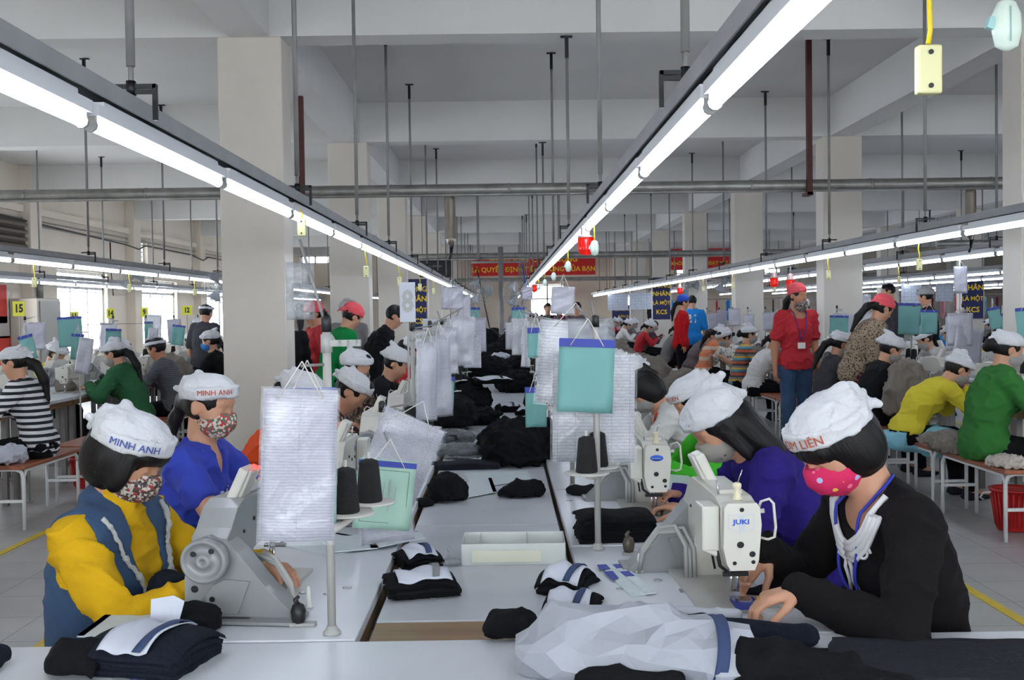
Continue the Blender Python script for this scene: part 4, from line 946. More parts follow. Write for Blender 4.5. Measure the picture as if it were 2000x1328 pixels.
def b_oval(g):
    g.lathe([(.0, 0), (.022, .0)] and [(.022, 0), (.022, .0016)], 24, xf=Matrix.Translation((-.002, -.017, .228)) @ Matrix.Rotation(math.radians(90), 4, 'X') @ Matrix.Diagonal((1, .5, 1, 1))); vs, fs = text_verts('brother', .0105); g.add([(x - .002, -.0194, y + .2275) for x, y, _ in vs], fs, 1)
def b_side(g): vs, fs = text_verts('JUKI', .022, bold=.0008); g.add([(-.0478, .10 - x * 1.3, y + .235) for x, y, _ in vs], fs)
def b_motor(g): g.box((0, .12, -.16), (.16, .22, .16)); g.cyl((0, .0, -.16), (0, .02, -.16), .06, n=16); g.box((0, .3, -.14), (.1, .1, .2))
def machine(x, y, rz, z, label, brand='JUKI', group='sewing machines on the tables', detail=2, led=None, grey=False, name='sewing_machine'):
    e = empty(name, (x, y, z), math.radians(rz)); e.scale = (1, 1, .93); tag(e, label, 'sewing machine', group); m1 = machg if grey else machm
    add_bev(link('arm', part('arm', 'arm', b_arm, [machm, darkm]), e, m1), .012)
    o = link('face_plate', part('face_plate', 'face', b_face, [machm, darkm]), e, m1, loc=(0, -.035, 0)); add_bev(o, .005)
    add_bev(link('belt_cover', part('belt_cover', 'cover', b_cover, [machg, darkm]), e, machg, loc=(0, .385, 0)), .005)
    link('handwheel', part('handwheel', 'wheel', b_wheel, [machg, darkm]), e, loc=(.0, .425, .155))
    link('bed', part('bed', 'bed', b_bed, [needleplate]), e)
    add_bev(link('control_panel', part('control_panel', 'panel', b_panel, [machm]), e, loc=(-.02, .255, .268)), .005)
    if detail > 0:
        add_bev(link('side_housing', part('side_housing', 'tens', b_tens, [machm]), e, m1), .005)
        link('needle_bar', part('needle_bar', 'needle', b_needle, [steel]), e); link('presser_foot', part('presser_foot', 'foot', b_foot, [steel]), e)
        link('lamp_bracket', part('lamp_bracket', 'guard', b_guard, [machm]), e)
    if detail > 1:
        link('thread_linkage', part('thread_linkage', 'lift', b_lift, [darkm]), e); link('thread_post', part('thread_post', 'post', b_post, [creamp]), e); link('thread_pin', part('thread_pin', 'pin', b_thread, [steel]), e)
        link('cable_loom', part('cable_loom', 'cable', b_cable, [greyp]), e); link('motor', part('motor', 'motor', b_motor, [darkm]), e)
        if brand == 'JUKI': link('badge', part('badge', 'badge', b_badge, [machm, silv, bluelogo]), e, loc=(0, -.035, 0)); link('side_logo', part('side_logo', 'sl', b_side, [bluelogo]), e)
        else: link('badge', part('badge', 'oval', b_oval, [bluelogo, silv]), e, loc=(0, -.035, 0))
    if led: 
        l = MB().box((-.041, .012, .094), (.02, .02, .006), ry=-.42); l.build('indicator_light', led, e, loc=(-.02, .255, .268))
    return e
TZ = .76
def table(x0, x1, y0, y1, label, z=TZ, top=lam, name='sewing_table', group='white sewing tables', edge='r', legs=True, mot=False, cat='table'):
    cx, cy_ = (x0 + x1) / 2, (y0 + y1) / 2; e = empty(name, (cx, cy_, 0)); tag(e, label, cat, group); w, d = x1 - x0, y1 - y0
    MB().box((0, 0, z - .014), (w, d, .028)).build('tabletop', top, e, bevel=.003)
    g = MB(); g.box((0, 0, z - .05), (w - .006, d - .006, .044)); g.build('wooden_edge', wood, e)
    if legs:
        for sx in (-1, 1):
            for sy in (-1, 1): g = MB(); g.box((sx * (w / 2 - .06), sy * (d / 2 - .08), (z - .07) / 2), (.04, .04, z - .07)); g.build('leg', rodm, e)
        g = MB(); g.box((0, d / 2 - .08, .18), (w - .12, .03, .03)); g.box((0, -d / 2 + .08, .18), (w - .12, .03, .03)); g.build('crossbar', rodm, e)
    return e
# near tables
table(-1.25, 2.6, 1.55, 2.33, 'long white cross table nearest the camera, dark bundles on it', z=TZ, group=None, name='cross_table')
WZ = .735
lows = [2.565, 3.72, 4.97, 6.22, 7.47, 8.72, 9.97, 11.22, 12.47, 13.72, 14.97, 16.22, 17.5, 18.75, 20.0]
for i, (a, b) in enumerate(zip(lows, lows[1:])):
    table(-.316, .176, a, b - .012, 'low white centre table, %s from the camera between the sewing rows' % ORD[i], z=WZ, top=lam2, name='centre_table', group='low centre tables')
p = MB().box((-.07, 2.447, WZ - .03), (.49, .215, .06)).build('wooden_plank', woodx, bevel=.003); tag(p, 'brown wooden plank closing the gap before the first centre table', 'plank')
MB().box((0, 0, 0), (.3, .01, WZ - .06)).build('support', wood, p, loc=(-.07, 2.44, (WZ - .06) / 2))
LT = [(2.345, 3.42)] + [(3.44 + 1.1 * i, 4.53 + 1.1 * i) for i in range(13)]; RT = [(2.345, 3.235), (3.25, 4.27)] + [(4.30 + 1.1 * i, 5.39 + 1.1 * i) for i in range(12)]
for i, (a, b) in enumerate(LT): table(-.945, -.335, a, b, 'white sewing table of the left near row, %s from the camera' % ORD[i])
for i, (a, b) in enumerate(RT): table(.19, .775, a, b, 'white sewing table of the right near row, %s from the camera' % ORD[i])
machine(-.645, 2.93, 173, TZ, 'grey lockstitch machine at front left, its handwheel facing the camera', grey=True, led=redled)
machine(.545, 2.56, 2, TZ, 'nearest white machine on the right, shield badge on its face plate')
machine(.505, 3.66, 0, TZ, 'white machine with blue oval badge behind the nearest right one', brand='oval', led=greenled)
for i in range(1, 13): machine(-.6, 2.955 + 1.1 * i, 180, TZ, 'white sewing machine of the left near row, %s from the camera' % ORD[i], detail=2 if i < 5 else 1 if i < 8 else 0, led=None)
for i in range(2, 13): machine(.51, 2.56 + 1.1 * i, 0, TZ, 'white sewing machine of the right near row, %s from the camera' % ORD[i], detail=2 if i < 5 else 1 if i < 8 else 0)
# cone stands
cone_me = MB().lathe([(.03, 0), (.0325, .004), (.024, .095), (.022, .1), (.012, .104), (.007, .106)], 20).mesh('thread_cone', thread)
def cone(x, y, z, label, m=thread):
    o = link('thread_cone', cone_me, None, m, loc=(x, y, z)); tag(o, label, 'thread cone', 'thread cones on the stands'); return o
STANDS = []
def stand(x, y, z0, h, label, tray=(.0, -.05, .23), tray2=None, arm=.09, adir=1, cones=2, where='the stand', name='thread_stand'):
    e = empty(name, (x, y, z0)); STANDS.append((x, y, z0 + h, e)); tag(e, label, 'thread stand', 'grey thread stands on the tables')
    MB().lathe([(.02, 0), (.02, .006), (.014, .012), (.011, .02)], 16).build('base_flange', greyp, e)
    MB().cyl((0, 0, .01), (0, 0, h), .0095, n=12).build('pole', mat('stand_grey', (166, 164, 158), .4), e)
    MB().lathe([(.0115, h - .03), (.0115, h), (.006, h + .006)], 12).build('pole_cap', blackp, e)
    if arm:
        g = MB(); g.box((adir * arm / 2, 0, h - .055), (arm, .018, .014)); g.cyl((0, 0, h - .075), (0, 0, h - .035), .013, n=12)
        for i in range(3): g.cyl((adir * arm * (.4 + .25 * i), -.01, h - .05), (adir * arm * (.4 + .25 * i), -.02, h - .06), .002, n=6)
        g.build('hook_arm', greyp, e)
    if tray:
        tx, ty, tz = tray; t2 = tray2 or (-tx * .2, -ty + .01); g = MB(); g.lathe([(.066, 0), (.068, .002), (.066, .004)], 28, xf=Matrix.Translation((tx, ty, tz))); g.cyl((tx, ty, tz), (tx, ty, tz + .125), .004, n=8); g.tube([(0, 0, tz - .02), (tx, ty, tz - .008)], .007, 8); g.build('spool_tray', mat('tray_plastic', (196, 192, 184), .4), e)
        cone(x + tx, y + ty, z0 + tz + .004, 'black thread cone on the front tray of ' + where)
        if cones > 1:
            g = MB(); g.lathe([(.062, 0), (.064, .002), (.062, .004)], 24, xf=Matrix.Translation((t2[0], t2[1], tz))); g.cyl((t2[0], t2[1], tz), (t2[0], t2[1], tz + .125), .004, n=8); g.tube([(0, 0, tz - .02), (t2[0], t2[1], tz - .008)], .007, 8); g.build('spool_tray', mat('tray_plastic'), e)
            cone(x + t2[0], y + t2[1], z0 + tz + .004, 'black thread cone on the rear tray of ' + where)
    return e
stand(-.392, 2.385, TZ, .70, 'tall grey pole stand at the front left table corner', tray=(.018, .12, .245), tray2=(.055, .26), arm=.075, cones=2, where='the front left stand')
stand(.268, 3.19, TZ, .69, 'tall grey pole stand on the front right table', tray=(-.035, -.055, .235), arm=0, cones=2, where='the front right stand')
for i in range(1, 13): stand(-.40, 2.5 + 1.1 * i + (.0 if i > 1 else -.1), TZ, (.42 if i == 1 else .66), 'grey thread stand of the left near row, %s from the camera' % ORD[i], tray=(.05, .06, .2), arm=.06, cones=2 if i < 6 else 1, where='the %s left stand' % ORD[i])
for i in range(1, 13): stand(.262, 3.2 + 1.1 * i, TZ, .68, 'grey thread stand of the right near row, %s from the camera' % ORD[i], tray=(-.0, -.055, .22), arm=.06, adir=-1, cones=2 if i < 6 else 1, where='the %s right stand' % ORD[i])
# ---------------------------------------------------------------- hanging cards
SH = {}
CARDS = []
def sheet_me(w, h, key, seed=0):
    k = (round(w, 3), round(h, 3), key, seed)
    if k in SH: return SH[k]
    g = MB(); r = random.Random(seed); a, b, c = r.uniform(1, 3), r.uniform(0, 6), r.uniform(2, 5)
    g.grid(lambda u, v: ((u - .5) * w, .006 * math.sin(a * u * 3 + b) * v + .004 * math.sin(c * v * 3 + u * 4), -v * h), 8, 10)
    SH[k] = g.mesh('sheet', sheetA); return SH[k]
def card(x, y, z, w, h, yaw, kind, label, roll=0, pitch=0, header=None, group='work sheets hanging on the stands', string=True, seed=0, name=None):
    """sheet hung by a string; (x,y,z) is the middle of its top edge"""
    m = {'A': sheetA, 'B': sheetB, 'teal': teal, 'green': tealp, 'bag': bagm, 'paper': paperw}[kind]
    nm = name or {'A': 'sleeved_sheet', 'B': 'sleeved_sheet', 'teal': 'teal_clipboard', 'green': 'green_booklet', 'bag': 'plastic_bag', 'paper': 'paper_sheet'}[kind]
    o = link(nm, sheet_me(w, h, kind, seed), None, m); o.location = (x, y, z); o.rotation_euler = (math.radians(pitch), math.radians(roll), math.radians(yaw))
    md = o.modifiers.new('Solidify', 'SOLIDIFY'); md.thickness = .004; md.offset = 0; tag(o, label, 'work sheet', group); CARDS.append(o)
    if kind == 'teal' or kind == 'green' or header: MB().box((0, -.001, -.012), (w * 1.01, .011, .024 if kind == 'teal' else .016)).build('blue_header', blueink, o)
    if kind in 'AB' and y < 7.5: link('sleeve', sheet_me(w * 1.06, h * 1.04, kind, seed), o, clearp, loc=(0, -.004, h * .015))
    if string:
        g = MB()
        for s in (-1, 1): g.tube([(s * w * .3, -.008, -.02), (s * w * .15, -.006, .02), (0, 0, .06)], .0014, 5)
        g.build('string', ropew, o)
    return o
def cardpx(px, py, Y, *a, **k):
    p = at(px, py, Y); return card(p.x, p.y, p.z, *a, **k)
o = cardpx(588, 760, 2.33, .158, .328, 8, 'A', 'large crinkled sleeved sheet hung low on the front left stand', roll=3, seed=3)
cardpx(600, 757, 2.37, .125, .30, 12, 'teal', 'teal clipboard hidden behind the large crinkled sheet at front left', roll=1)
cardpx(585, 512, 2.42, .062, .128, 14, 'bag', 'crumpled clear bag at the top of the front left stand', string=False, name='plastic_bag')
cardpx(758, 898, 3.1, .165, .20, 10, 'green', 'pale green printed booklet hanging over the left table edge', roll=7)
gb_ = CARDS[-1]; g = MB()
for (cx_, cz_, w_, h_) in ((0, -.03, .13, .001), (0, -.18, .13, .001), (-.065, -.105, .001, .15), (.065, -.105, .001, .15)): g.box((cx_, -.006, cz_), (w_, .001, h_))
g.build('printed_frame', darkm, gb_); g = MB()
for i_, w_ in enumerate((.05, .09, .07, .03)): g.box((.03 - i_ * .017, -.0065, -.1), (.003, .001, w_))
g.build('printed_lines', greyp, gb_)
gl = card_text = None
cardpx(812, 818, 3.35, .20, .25, -6, 'A', 'tilted sleeved sheet right of the pale green booklet', roll=24, seed=5)
cardpx(745, 950, 3.25, .16, .17, 4, 'A', 'sleeved sheet lying low behind the pale green booklet', roll=-6, seed=8, string=False)
cardpx(1147, 662, 3.16, .162, .215, -3, 'teal', 'large teal clipboard with blue header on the front right stand', roll=3)
cardpx(1160, 692, 3.3, .25, .33, -2, 'B', 'wide sleeved form behind the large teal clipboard', roll=1, seed=2, string=False)
cardpx(1122, 628, 3.5, .215, .27, -4, 'B', 'sleeved table form above left of the large teal clipboard', roll=5, seed=4)
cardpx(1155, 622, 3.24, .14, .08, 0, 'bag', 'crinkled clear wrap gathered at the top of the front right stand', roll=0, string=False)
cardpx(1047, 640, 4.7, .075, .13, -4, 'teal', 'small teal clipboard left of the sleeved table form'); cardpx(1046, 756, 4.6, .09, .17, 3, 'teal', 'teal clipboard hanging low left of the front right cones')
# left column of cards further back
for (px, py, Y, w, h, yaw, kd, rl, lb) in (
    (835, 668, 4.6, .10, .33, 32, 'A', 2, 'silvery narrow sleeved sheet nearest on the left row stands'), (858, 655, 4.75, .10, .35, 38, 'A', -2, 'sleeved sheet just behind the silvery narrow one'),
    (815, 728, 3.9, .0, 0, 0, '', 0, ''),
    (876, 640, 5.7, .10, .24, 20, 'A', 0, 'sleeved sheet on the fourth left stand'), (905, 618, 6.0, .13, .27, 8, 'A', 3, 'broad sheet turned to the camera above the dark bundles'),
    (865, 735, 5.8, .13, .18, 15, 'teal', 4, 'teal clipboard low on the left row'), (884, 560, 7.6, .15, .16, 0, 'A', 2, 'sheet clipped high on the left row'), (897, 628, 7.2, .08, .2, 10, 'teal', 0, 'slim teal clipboard behind the broad sheet'),
    (905, 575, 9.2, .12, .2, 5, 'A', 0, 'sheet in the middle of the left row, beyond the broad sheet'), (930, 620, 9.5, .17, .3, 0, 'A', 0, 'pale sheet near the steel mast on the left row'), (925, 600, 10.4, .12, .2, 0, 'teal', 2, 'teal card beside the pale sheet near the mast'),
    (922, 655, 8.0, .13, .24, 0, 'B', 0, 'white form beside the left row dark bundles')):
    if w: cardpx(px, py, Y, w, h, yaw, kd, lb, roll=rl, seed=int(px) % 7)
for (px, py, Y, w, h, yaw, kd, rl, lb) in (
    (1028, 638, 6.0, .05, .22, -30, 'B', 2, 'narrow sheet left of the small teal clipboard'), (1014, 622, 7.2, .10, .24, -10, 'B', 0, 'white form beyond the small teal clipboard'), (1012, 600, 9.0, .11, .18, 0, 'teal', 0, 'teal card far down the right near row'),
    (1100, 560, 5.2, .11, .13, -4, 'A', 3, 'sheet clipped high above the table form'), (1003, 630, 10.5, .16, .26, 0, 'B', 0, 'white form at the far end of the right near row'), (1030, 560, 8.3, .08, .1, 0, 'A', 0, 'small sheet high on the right near row')):
    cardpx(px, py, Y, w, h, yaw, kd, lb, roll=rl, seed=int(px) % 7)
for i in range(4, 13):
    for sd, X0, nm in ((-1, -.42, 'left'), (1, .28, 'right')):
        y = 2.6 + 1.1 * i; kd = rng.choice(['A', 'B', 'teal', 'A'])
        card(X0 + rng.uniform(-.03, .03), y, rng.uniform(1.3, 1.46), rng.uniform(.12, .2), rng.uniform(.22, .3), rng.uniform(-15, 15), kd, '%s sheet hanging over the %s near row, %s from the camera' % ({'A': 'sleeved', 'B': 'ruled', 'teal': 'teal'}[kd], nm, ORD[i]), roll=rng.uniform(-4, 4), seed=i)
def numcard(px, py, Y, w, h, txt, label, m=None, yaw=0, ink=None):
    p = at(px, py, Y); o = MB().box((0, 0, 0), (w, .004, h)).build('number_card', m or mat('yellow_card', (206, 204, 60), .6), None, (p.x, p.y, p.z), math.radians(yaw)); tag(o, label, 'number card'); MB().cyl((0, .006, -(p.z - TZ)), (0, .006, h * .4), .006, n=6).build('card_pole', greyp, o)
    vs, fs = text_verts(txt, h * .75, bold=.004); g = MB(); g.add([(x * .8, -.0035, y) for x, y, _ in vs], fs); g.build('printed_number', ink or blackp, o); return o
nc = numcard(796, 590, 5.2, .075, .19, '8', 'white card with a black 8 at the top of a left stand', m=paperw, ink=greyp)
# small things on the near tables
def pin(px, py, lb):
    p = atz(px, py, TZ); o = MB().lathe([(.011, 0), (.011, .004), (.007, .006), (.0055, .045), (.0035, .052)], 14).build('cone_pin', mat('ivory_plastic', (214, 212, 204), .4), None, (p.x, p.y, TZ)); tag(o, lb, 'pin')
pin(603, 1186, 'ivory plastic pin standing on the front left table'); pin(1249, 1118, 'ivory plastic pin standing on the front right table')
for (px, py, lb) in ((678, 1148, 'near the front left pole'), (592, 1158, 'beside the ivory pin at left'), (640, 1160, 'behind the front left pole'), (1285, 1133, 'right of the ivory pin on the right'), (1213, 1150, 'by the blue striped labels'), (1238, 1110, 'behind the right ivory pin'), (1112, 978, 'on the second right table'), (1122, 1003, 'nearest on the second right table')):
    p = atz(px, py, TZ); o = MB().lathe([(.011, 0), (.012, .0012), (.008, .002), (.004, .001)], 16).build('table_grommet', steel, None, (p.x, p.y, TZ)); tag(o, 'small steel grommet in the white tabletop ' + lb, 'grommet', 'steel grommets in the tabletops')
def winder(px, py, m, lb):
    p = atz(px, py, TZ); e = empty('bobbin_winder', (p.x, p.y, TZ)); tag(e, lb, 'bobbin winder'); MB().box((.01, 0, .004), (.06, .025, .008)).build('base', greyp, e, bevel=.002)
    MB().lathe([(.012, 0), (.016, .01), (.018, .028), (.013, .042), (.006, .046)], 14).build('body', m, e, loc=(0, 0, .006)); MB().tube([(0, 0, .045), (-.006, 0, .06), (.002, 0, .068)], [.007, .006, .004], 8).build('lever', m, e)
winder(583, 1222, blackp, 'black bobbin winder at the foot of the grey machine'); winder(1228, 1083, mat('bronze_metal', (92, 84, 74), .4, .6), 'bronze bobbin winder left of the nearest white machine')
def slot(px, py, lb, rz=0):
    p = atz(px, py, TZ); o = MB().box((0, 0, 0), (.045, .03, .003)).build('hinge_plate', steel, None, (p.x, p.y, TZ + .0015), rz); tag(o, lb, 'hinge plate', 'steel hinge plates beside the machine beds'); MB().box((.004, 0, .002), (.025, .016, .001)).build('hinge_slot', darkm, o)
slot(1305, 1110, 'steel hinge plate behind the nearest white machine bed'); slot(1345, 1155, 'steel hinge plate near the front of the nearest white machine bed'); slot(566, 1140, 'steel hinge plate beside the grey machine bed')
def flat(pts, z, m, label, name, cat, th=.003, edge=None, group=None):
    """flat card on a surface, corners given on the table plane"""
    q = [atz(px, py, z) for px, py in pts]; c = sum(q, Vector()) / len(q); n = len(q)
    g = MB(); vs = [(p.x - c.x, p.y - c.y, 0) for p in q] + [(p.x - c.x, p.y - c.y, th) for p in q]
    ar = sum(vs[i][0] * vs[(i + 1) % n][1] - vs[(i + 1) % n][0] * vs[i][1] for i in range(n))
    idx = list(range(n)) if ar > 0 else list(range(n))[::-1]
    g.add(vs, [tuple(reversed(idx)), tuple(i + n for i in idx)] + [(idx[i], idx[(i + 1) % n], idx[(i + 1) % n] + n, idx[i] + n) for i in range(n)])
    o = g.build(name, m, None, (c.x, c.y, z + .0005)); tag(o, label, cat, group)
    if edge:
        a, b, w = edge; A, B = Vector(vs[a + n]), Vector(vs[b + n]); d = (B - A); nn = Vector((-d.y, d.x, 0)).normalized(); nn = nn if nn.dot(-A) > 0 else -nn
        g = MB(); t = Vector((0, 0, .0012)); g.add([A + t, B + t, B + nn * w + t, A + nn * w + t], [(0, 1, 2, 3)]); g.add([A + t, B + t, B + nn * w + t, A + nn * w + t], [(3, 2, 1, 0)]); g.build('blue_edge', blueink, o)
    return o
tpl = mat('template_card', (208, 218, 220), .5, var=(30, .08))
G1 = 'pattern templates lying on the tables'
flat([(540, 1065), (640, 1040), (745, 1058), (650, 1088)], TZ, tpl, 'white pattern template under the hanging sheet on the left table', 'pattern_template', 'template', edge=(1, 2, .012), group=G1)
flat([(620, 1052), (725, 1045), (738, 1072), (650, 1080)], TZ + .005, tpl, 'white template with broad blue end beside the pale green booklet', 'pattern_template', 'template', edge=(1, 2, .02), group=G1)
flat([(725, 1048), (815, 1040), (832, 1052), (740, 1070)], TZ + .008, tpl, 'long narrow template reaching the edge of the left table', 'pattern_template', 'template', edge=(0, 1, .006), group=G1)
flat([(505, 1105), (553, 1098), (570, 1108), (522, 1133)], TZ + .012, tpl, 'small template under the needle of the grey machine', 'pattern_template', 'template', edge=(2, 3, .02), group=G1)
flat([(905, 925), (1030, 920), (1038, 940), (925, 958)], WZ, tpl, 'wide white template on the first centre table beside black cloth', 'pattern_template', 'template', edge=(2, 3, .01), group=G1)
flat([(905, 945), (960, 935), (970, 962), (915, 972)], WZ + .004, tpl, 'white template with blue corner in front of the wide one', 'pattern_template', 'template', edge=(1, 2, .015), group=G1)
flat([(1168, 1103), (1190, 1100), (1262, 1163), (1232, 1166)], TZ, tpl, 'longer of two ruler-like cards with blue patches', 'label_strip', 'card', edge=None); flat([(1192, 1102), (1214, 1101), (1282, 1160), (1262, 1162)], TZ + .002, tpl, 'shorter of two ruler-like cards with blue patches', 'label_strip', 'card')
for i, q in enumerate(([(1166, 1104), (1184, 1103), (1192, 1111), (1172, 1113)], [(1178, 1117), (1197, 1116), (1208, 1129), (1196, 1133)], [(1197, 1103), (1213, 1102), (1221, 1109), (1204, 1110)], [(1211, 1117), (1228, 1116), (1240, 1125), (1222, 1126)])): flat(q, TZ + .0055, blueink, 'small blue patch, %s on the ruler-like cards' % ORD[i], 'blue_label', 'label', th=.001, group='blue patches on the cards')
flat([(1425, 1172), (1470, 1168), (1492, 1190), (1440, 1192)], TZ + .0105, blueink, 'dark blue card under the needle of the nearest white machine', 'blue_card', 'card')
flat([(1440, 1168), (1466, 1168), (1470, 1176), (1443, 1177)], TZ + .014, steel, 'small bright plate on the blue card under the needle', 'needle_gauge', 'gauge', th=.004)
flat([(150, 1245), (235, 1182), (318, 1186), (300, 1215), (255, 1247)], TZ + .004, tpl, 'white card with a blue edge at the front left table corner', 'pattern_template', 'template', edge=(0, 1, .015), group=G1)
flat([(255, 1245), (300, 1190), (372, 1205), (350, 1240)], TZ, mat('grey_board', (150, 148, 144), .6), 'grey board under dark scraps at the front left corner', 'grey_board', 'board')
flat([(1490, 1150), (1540, 1130), (1600, 1165), (1545, 1190)], TZ + .001, mat('pale_pattern', (200, 200, 200), .6), 'pale pattern sheet under the hands of the black-sweater woman', 'pattern_sheet', 'paper')
# ---------------------------------------------------------------- cloth
def lump(px, py, z, w, d, h, m, label, name='cloth_pile', rz=0, seed=0, amp=.014, cat='cloth', group=None, parts=5, kind=None, vox=.009, sc=11, xyz=None, sz=1.6):
    p = Vector(xyz) if xyz else atz(px, py, z); r = random.Random(seed); o = [('ell', (0, 0, h * .3), (w / 2, d / 2, h * .7), None, .02)]
    for i in range(parts): o.append(('ell', (r.uniform(-.35, .35) * w, r.uniform(-.3, .3) * d, r.uniform(.2, .55) * h), (w * r.uniform(.15, .26), d * r.uniform(.18, .3), h * r.uniform(.3, .5)), rotm('Z', r.uniform(0, 180)), .012))
    o.append(('cut', (0, 0, .002), (0, 0, -1))); me = sdf_mesh(o, max(vox, w / 60), 'lump', dict(amp=amp, scale=(sc, sc, sc * sz), seed=seed * 1.7, oct2=.6))
    ob = link(name, me, None, m, (p.x, p.y + (d / 2 if not xyz else 0), p.z + amp * .35), math.radians(rz)); tag(ob, label, cat, group); ob['zz'] = 1; del ob['zz']; return ob
def bundle(px, py, z, w, d, h, rz, label, arch=.3, band=None, paper=True, n=8, m=blackc, seed=1, name='cloth_bundle', xyz=None, bx=.15, group='tied bundles of cut pieces', pw=.8):
    p = Vector(xyz) if xyz else atz(px, py, z); r = random.Random(seed); e = empty(name, (p.x, p.y + (0 if xyz else d / 2), p.z), math.radians(rz)); tag(e, label, 'cloth bundle', group)
    def top(u, v, zz): y = (v - .5); return zz - arch * h * (abs(y) * 2) ** 2.4 * .9 + .004 * math.sin(u * 9 + seed) - arch * h * .5 * abs(2 * u - 1) ** 3
    g = MB()
    for i in range(n):
        z0 = h * i / n; z1 = h * (i + .93) / n; k = i / n; jx, jy = r.uniform(-.008, .008), r.uniform(-.008, .008); ww, dd = w * r.uniform(.95, 1.03), d * r.uniform(.95, 1.04); a_ = k
        NU, NV = 12, 9; vs = []
        for lay, zz in ((0, z0), (1, z1)):
            for j in range(NV + 1):
                for q in range(NU + 1):
                    u, v = q / NU, j / NV; ed = min(u, 1 - u, v, 1 - v); jj = r.uniform(-.003, .003) if ed == 0 and lay == 0 else 0
                    zt = zz * 1.0 + (top(u, v, 0) * a_); vs.append(((u - .5) * ww + jx + jj, (v - .5) * dd + jy + jj, max(zt, .001 + .0015 * i + lay * .001)))
        A = (NU + 1) * (NV + 1); fs = []
        for j in range(NV):
            for q in range(NU): a = j * (NU + 1) + q; fs.append((a + A, a + 1 + A, a + NU + 2 + A, a + NU + 1 + A)); fs.append((a, a + NU + 1, a + NU + 2, a + 1))
        per = [q for q in range(NU)] + [NU + j * (NU + 1) for j in range(NV)] + [NV * (NU + 1) + NU - q for q in range(NU)] + [(NV - j) * (NU + 1) for j in range(NV)]
        for q in range(len(per)): a, b = per[q], per[(q + 1) % len(per)]; fs.append((a, b, b + A, a + A))
        g.add(vs, fs, smooth=True)
    g.build('cloth_stack', m, e)
    if paper:
        pb = MB().grid(lambda u, v: ((u - .5) * w * pw, (v - .5) * d * 1.02 - .001, max(h * 1.0 + top(.5 + (u - .5) * pw, v, 0) + .006 + .003 * math.sin(u * 13 + v * 7 + seed), .006)), 14, 12); pb.build('paper_slip', paperw, e, solid=.0015)
    if band:
        bw = .018; pts = []
        for i in range(26):
            t = i / 25
            if t < .6: v = t / .6; pts.append(((v - .5) * d * 1.05, max(h * 1.0 + top(.5 + bx, v, 0) + .011, .012)))
            else: v = 1 - (t - .6) / .4; pts.append(((v - .5) * d * .98, .0008))
        gb = MB(); gb.grid(lambda u, v: (bx * w + (u - .5) * bw + .01 * math.sin(v * 4), pts[min(int(v * 25 + .5), 25)][0], pts[min(int(v * 25 + .5), 25)][1]), 2, 25); gb.build('tie_band', band, e, solid=.002)
    return e
grband = mat('grey_band', (122, 122, 124), .8); nvband = mat('navy_band', (44, 60, 96), .8)
bundle(822, 1172, WZ, .175, .11, .062, 14, 'tied bundle with grey band nearest on the first centre table', band=grband, seed=2)
bundle(812, 1112, WZ, .11, .11, .05, 24, 'tied bundle with navy band behind the grey-banded one', band=nvband, seed=4)
bundle(1112, 1168, WZ, .13, .11, .07, -28, 'upright tied bundle by the right table edge', band=nvband, seed=5, arch=.5)
bundle(1120, 1205, WZ, .13, .09, .05, -16, 'smaller tied bundle in front of the upright one', band=nvband, seed=6, arch=.5)
# milky divided tray
p = atz(1003, 1103, WZ); e = empty('divided_tray', (p.x, p.y, WZ), math.radians(-1)); tag(e, 'milky plastic tray with dividers on the first centre table', 'tray'); g = MB(); W2, D2, H2 = .30, .17, .062
g.box((0, 0, H2 / 2), (W2, .003, H2)); g.box((0, D2, H2 / 2), (W2, .003, H2)); g.box((-W2 / 2, D2 / 2, H2 / 2), (.003, D2, H2)); g.box((W2 / 2, D2 / 2, H2 / 2), (.003, D2, H2)); g.box((0, D2 / 2, .003), (W2, D2, .003)); g.build('tray_body', boxp, e, bevel=.001)
for x in (-.1, .04): MB().prism([(-.0015, .004), (.0015, .004), (.0015, .06), (-.0015, .06)], D2 - .006, xf=Matrix.Translation((x, D2 / 2, 0))).build('divider', boxp, e)
MB().box((-.02, -.003, .026), (.2, .001, .034)).build('faded_label', mat('faded_label', (206, 204, 184), .6), e)
# far centre-table cloth
L_ = 'black cloth on the centre tables'
lump(872, 985, WZ, .15, .16, .10, blackc, 'rounded black cloth roll at the left of the first centre table', seed=11, group=L_); lump(815, 992, WZ, .12, .08, .03, blackc, 'low black scrap pile beside the pale green booklet', seed=12, amp=.008, group=L_)
lump(1020, 975, WZ, .19, .13, .065, blackc, 'loose black cloth bundle by the right table edge', seed=13, amp=.011, group=L_, rz=15)
lump(1008, 916, WZ, .33, .42, .21, blackc, 'big black cloth heap filling the second centre table', seed=14, group=L_, amp=.02)
bundle(905, 918, WZ, .34, .14, .035, 3, 'flat stack of charcoal cloth in front of the clear-wrapped packs', paper=False, m=charc, seed=9)
for i, (px, py, w, d, h, rz) in enumerate(((900, 893, .24, .16, .05, 8), (885, 862, .24, .16, .045, -6))):
    p = atz(px, py, WZ + .035 + .03 * i); e = lump(0, 0, 0, w, d, h, charc, 'clear-wrapped pack of dark cloth, %s of two' % ('front' if i == 0 else 'rear'), name='wrapped_pack', seed=20 + i, amp=.006, cat='pack', rz=rz, xyz=(p.x, p.y + d / 2, p.z)); wrap = sdf_mesh([('ell', (0, 0, h * .35), (w / 2 + .012, d / 2 + .012, h * .8), None, .02), ('cap', (w * .4, 0, h * .4), (w * .62, .03, h * .6), .02, .012, .02)], .008, 'wrap', dict(amp=.009, scale=(30, 44, 44), seed=4)); link('clear_wrap', wrap, e, bagm)
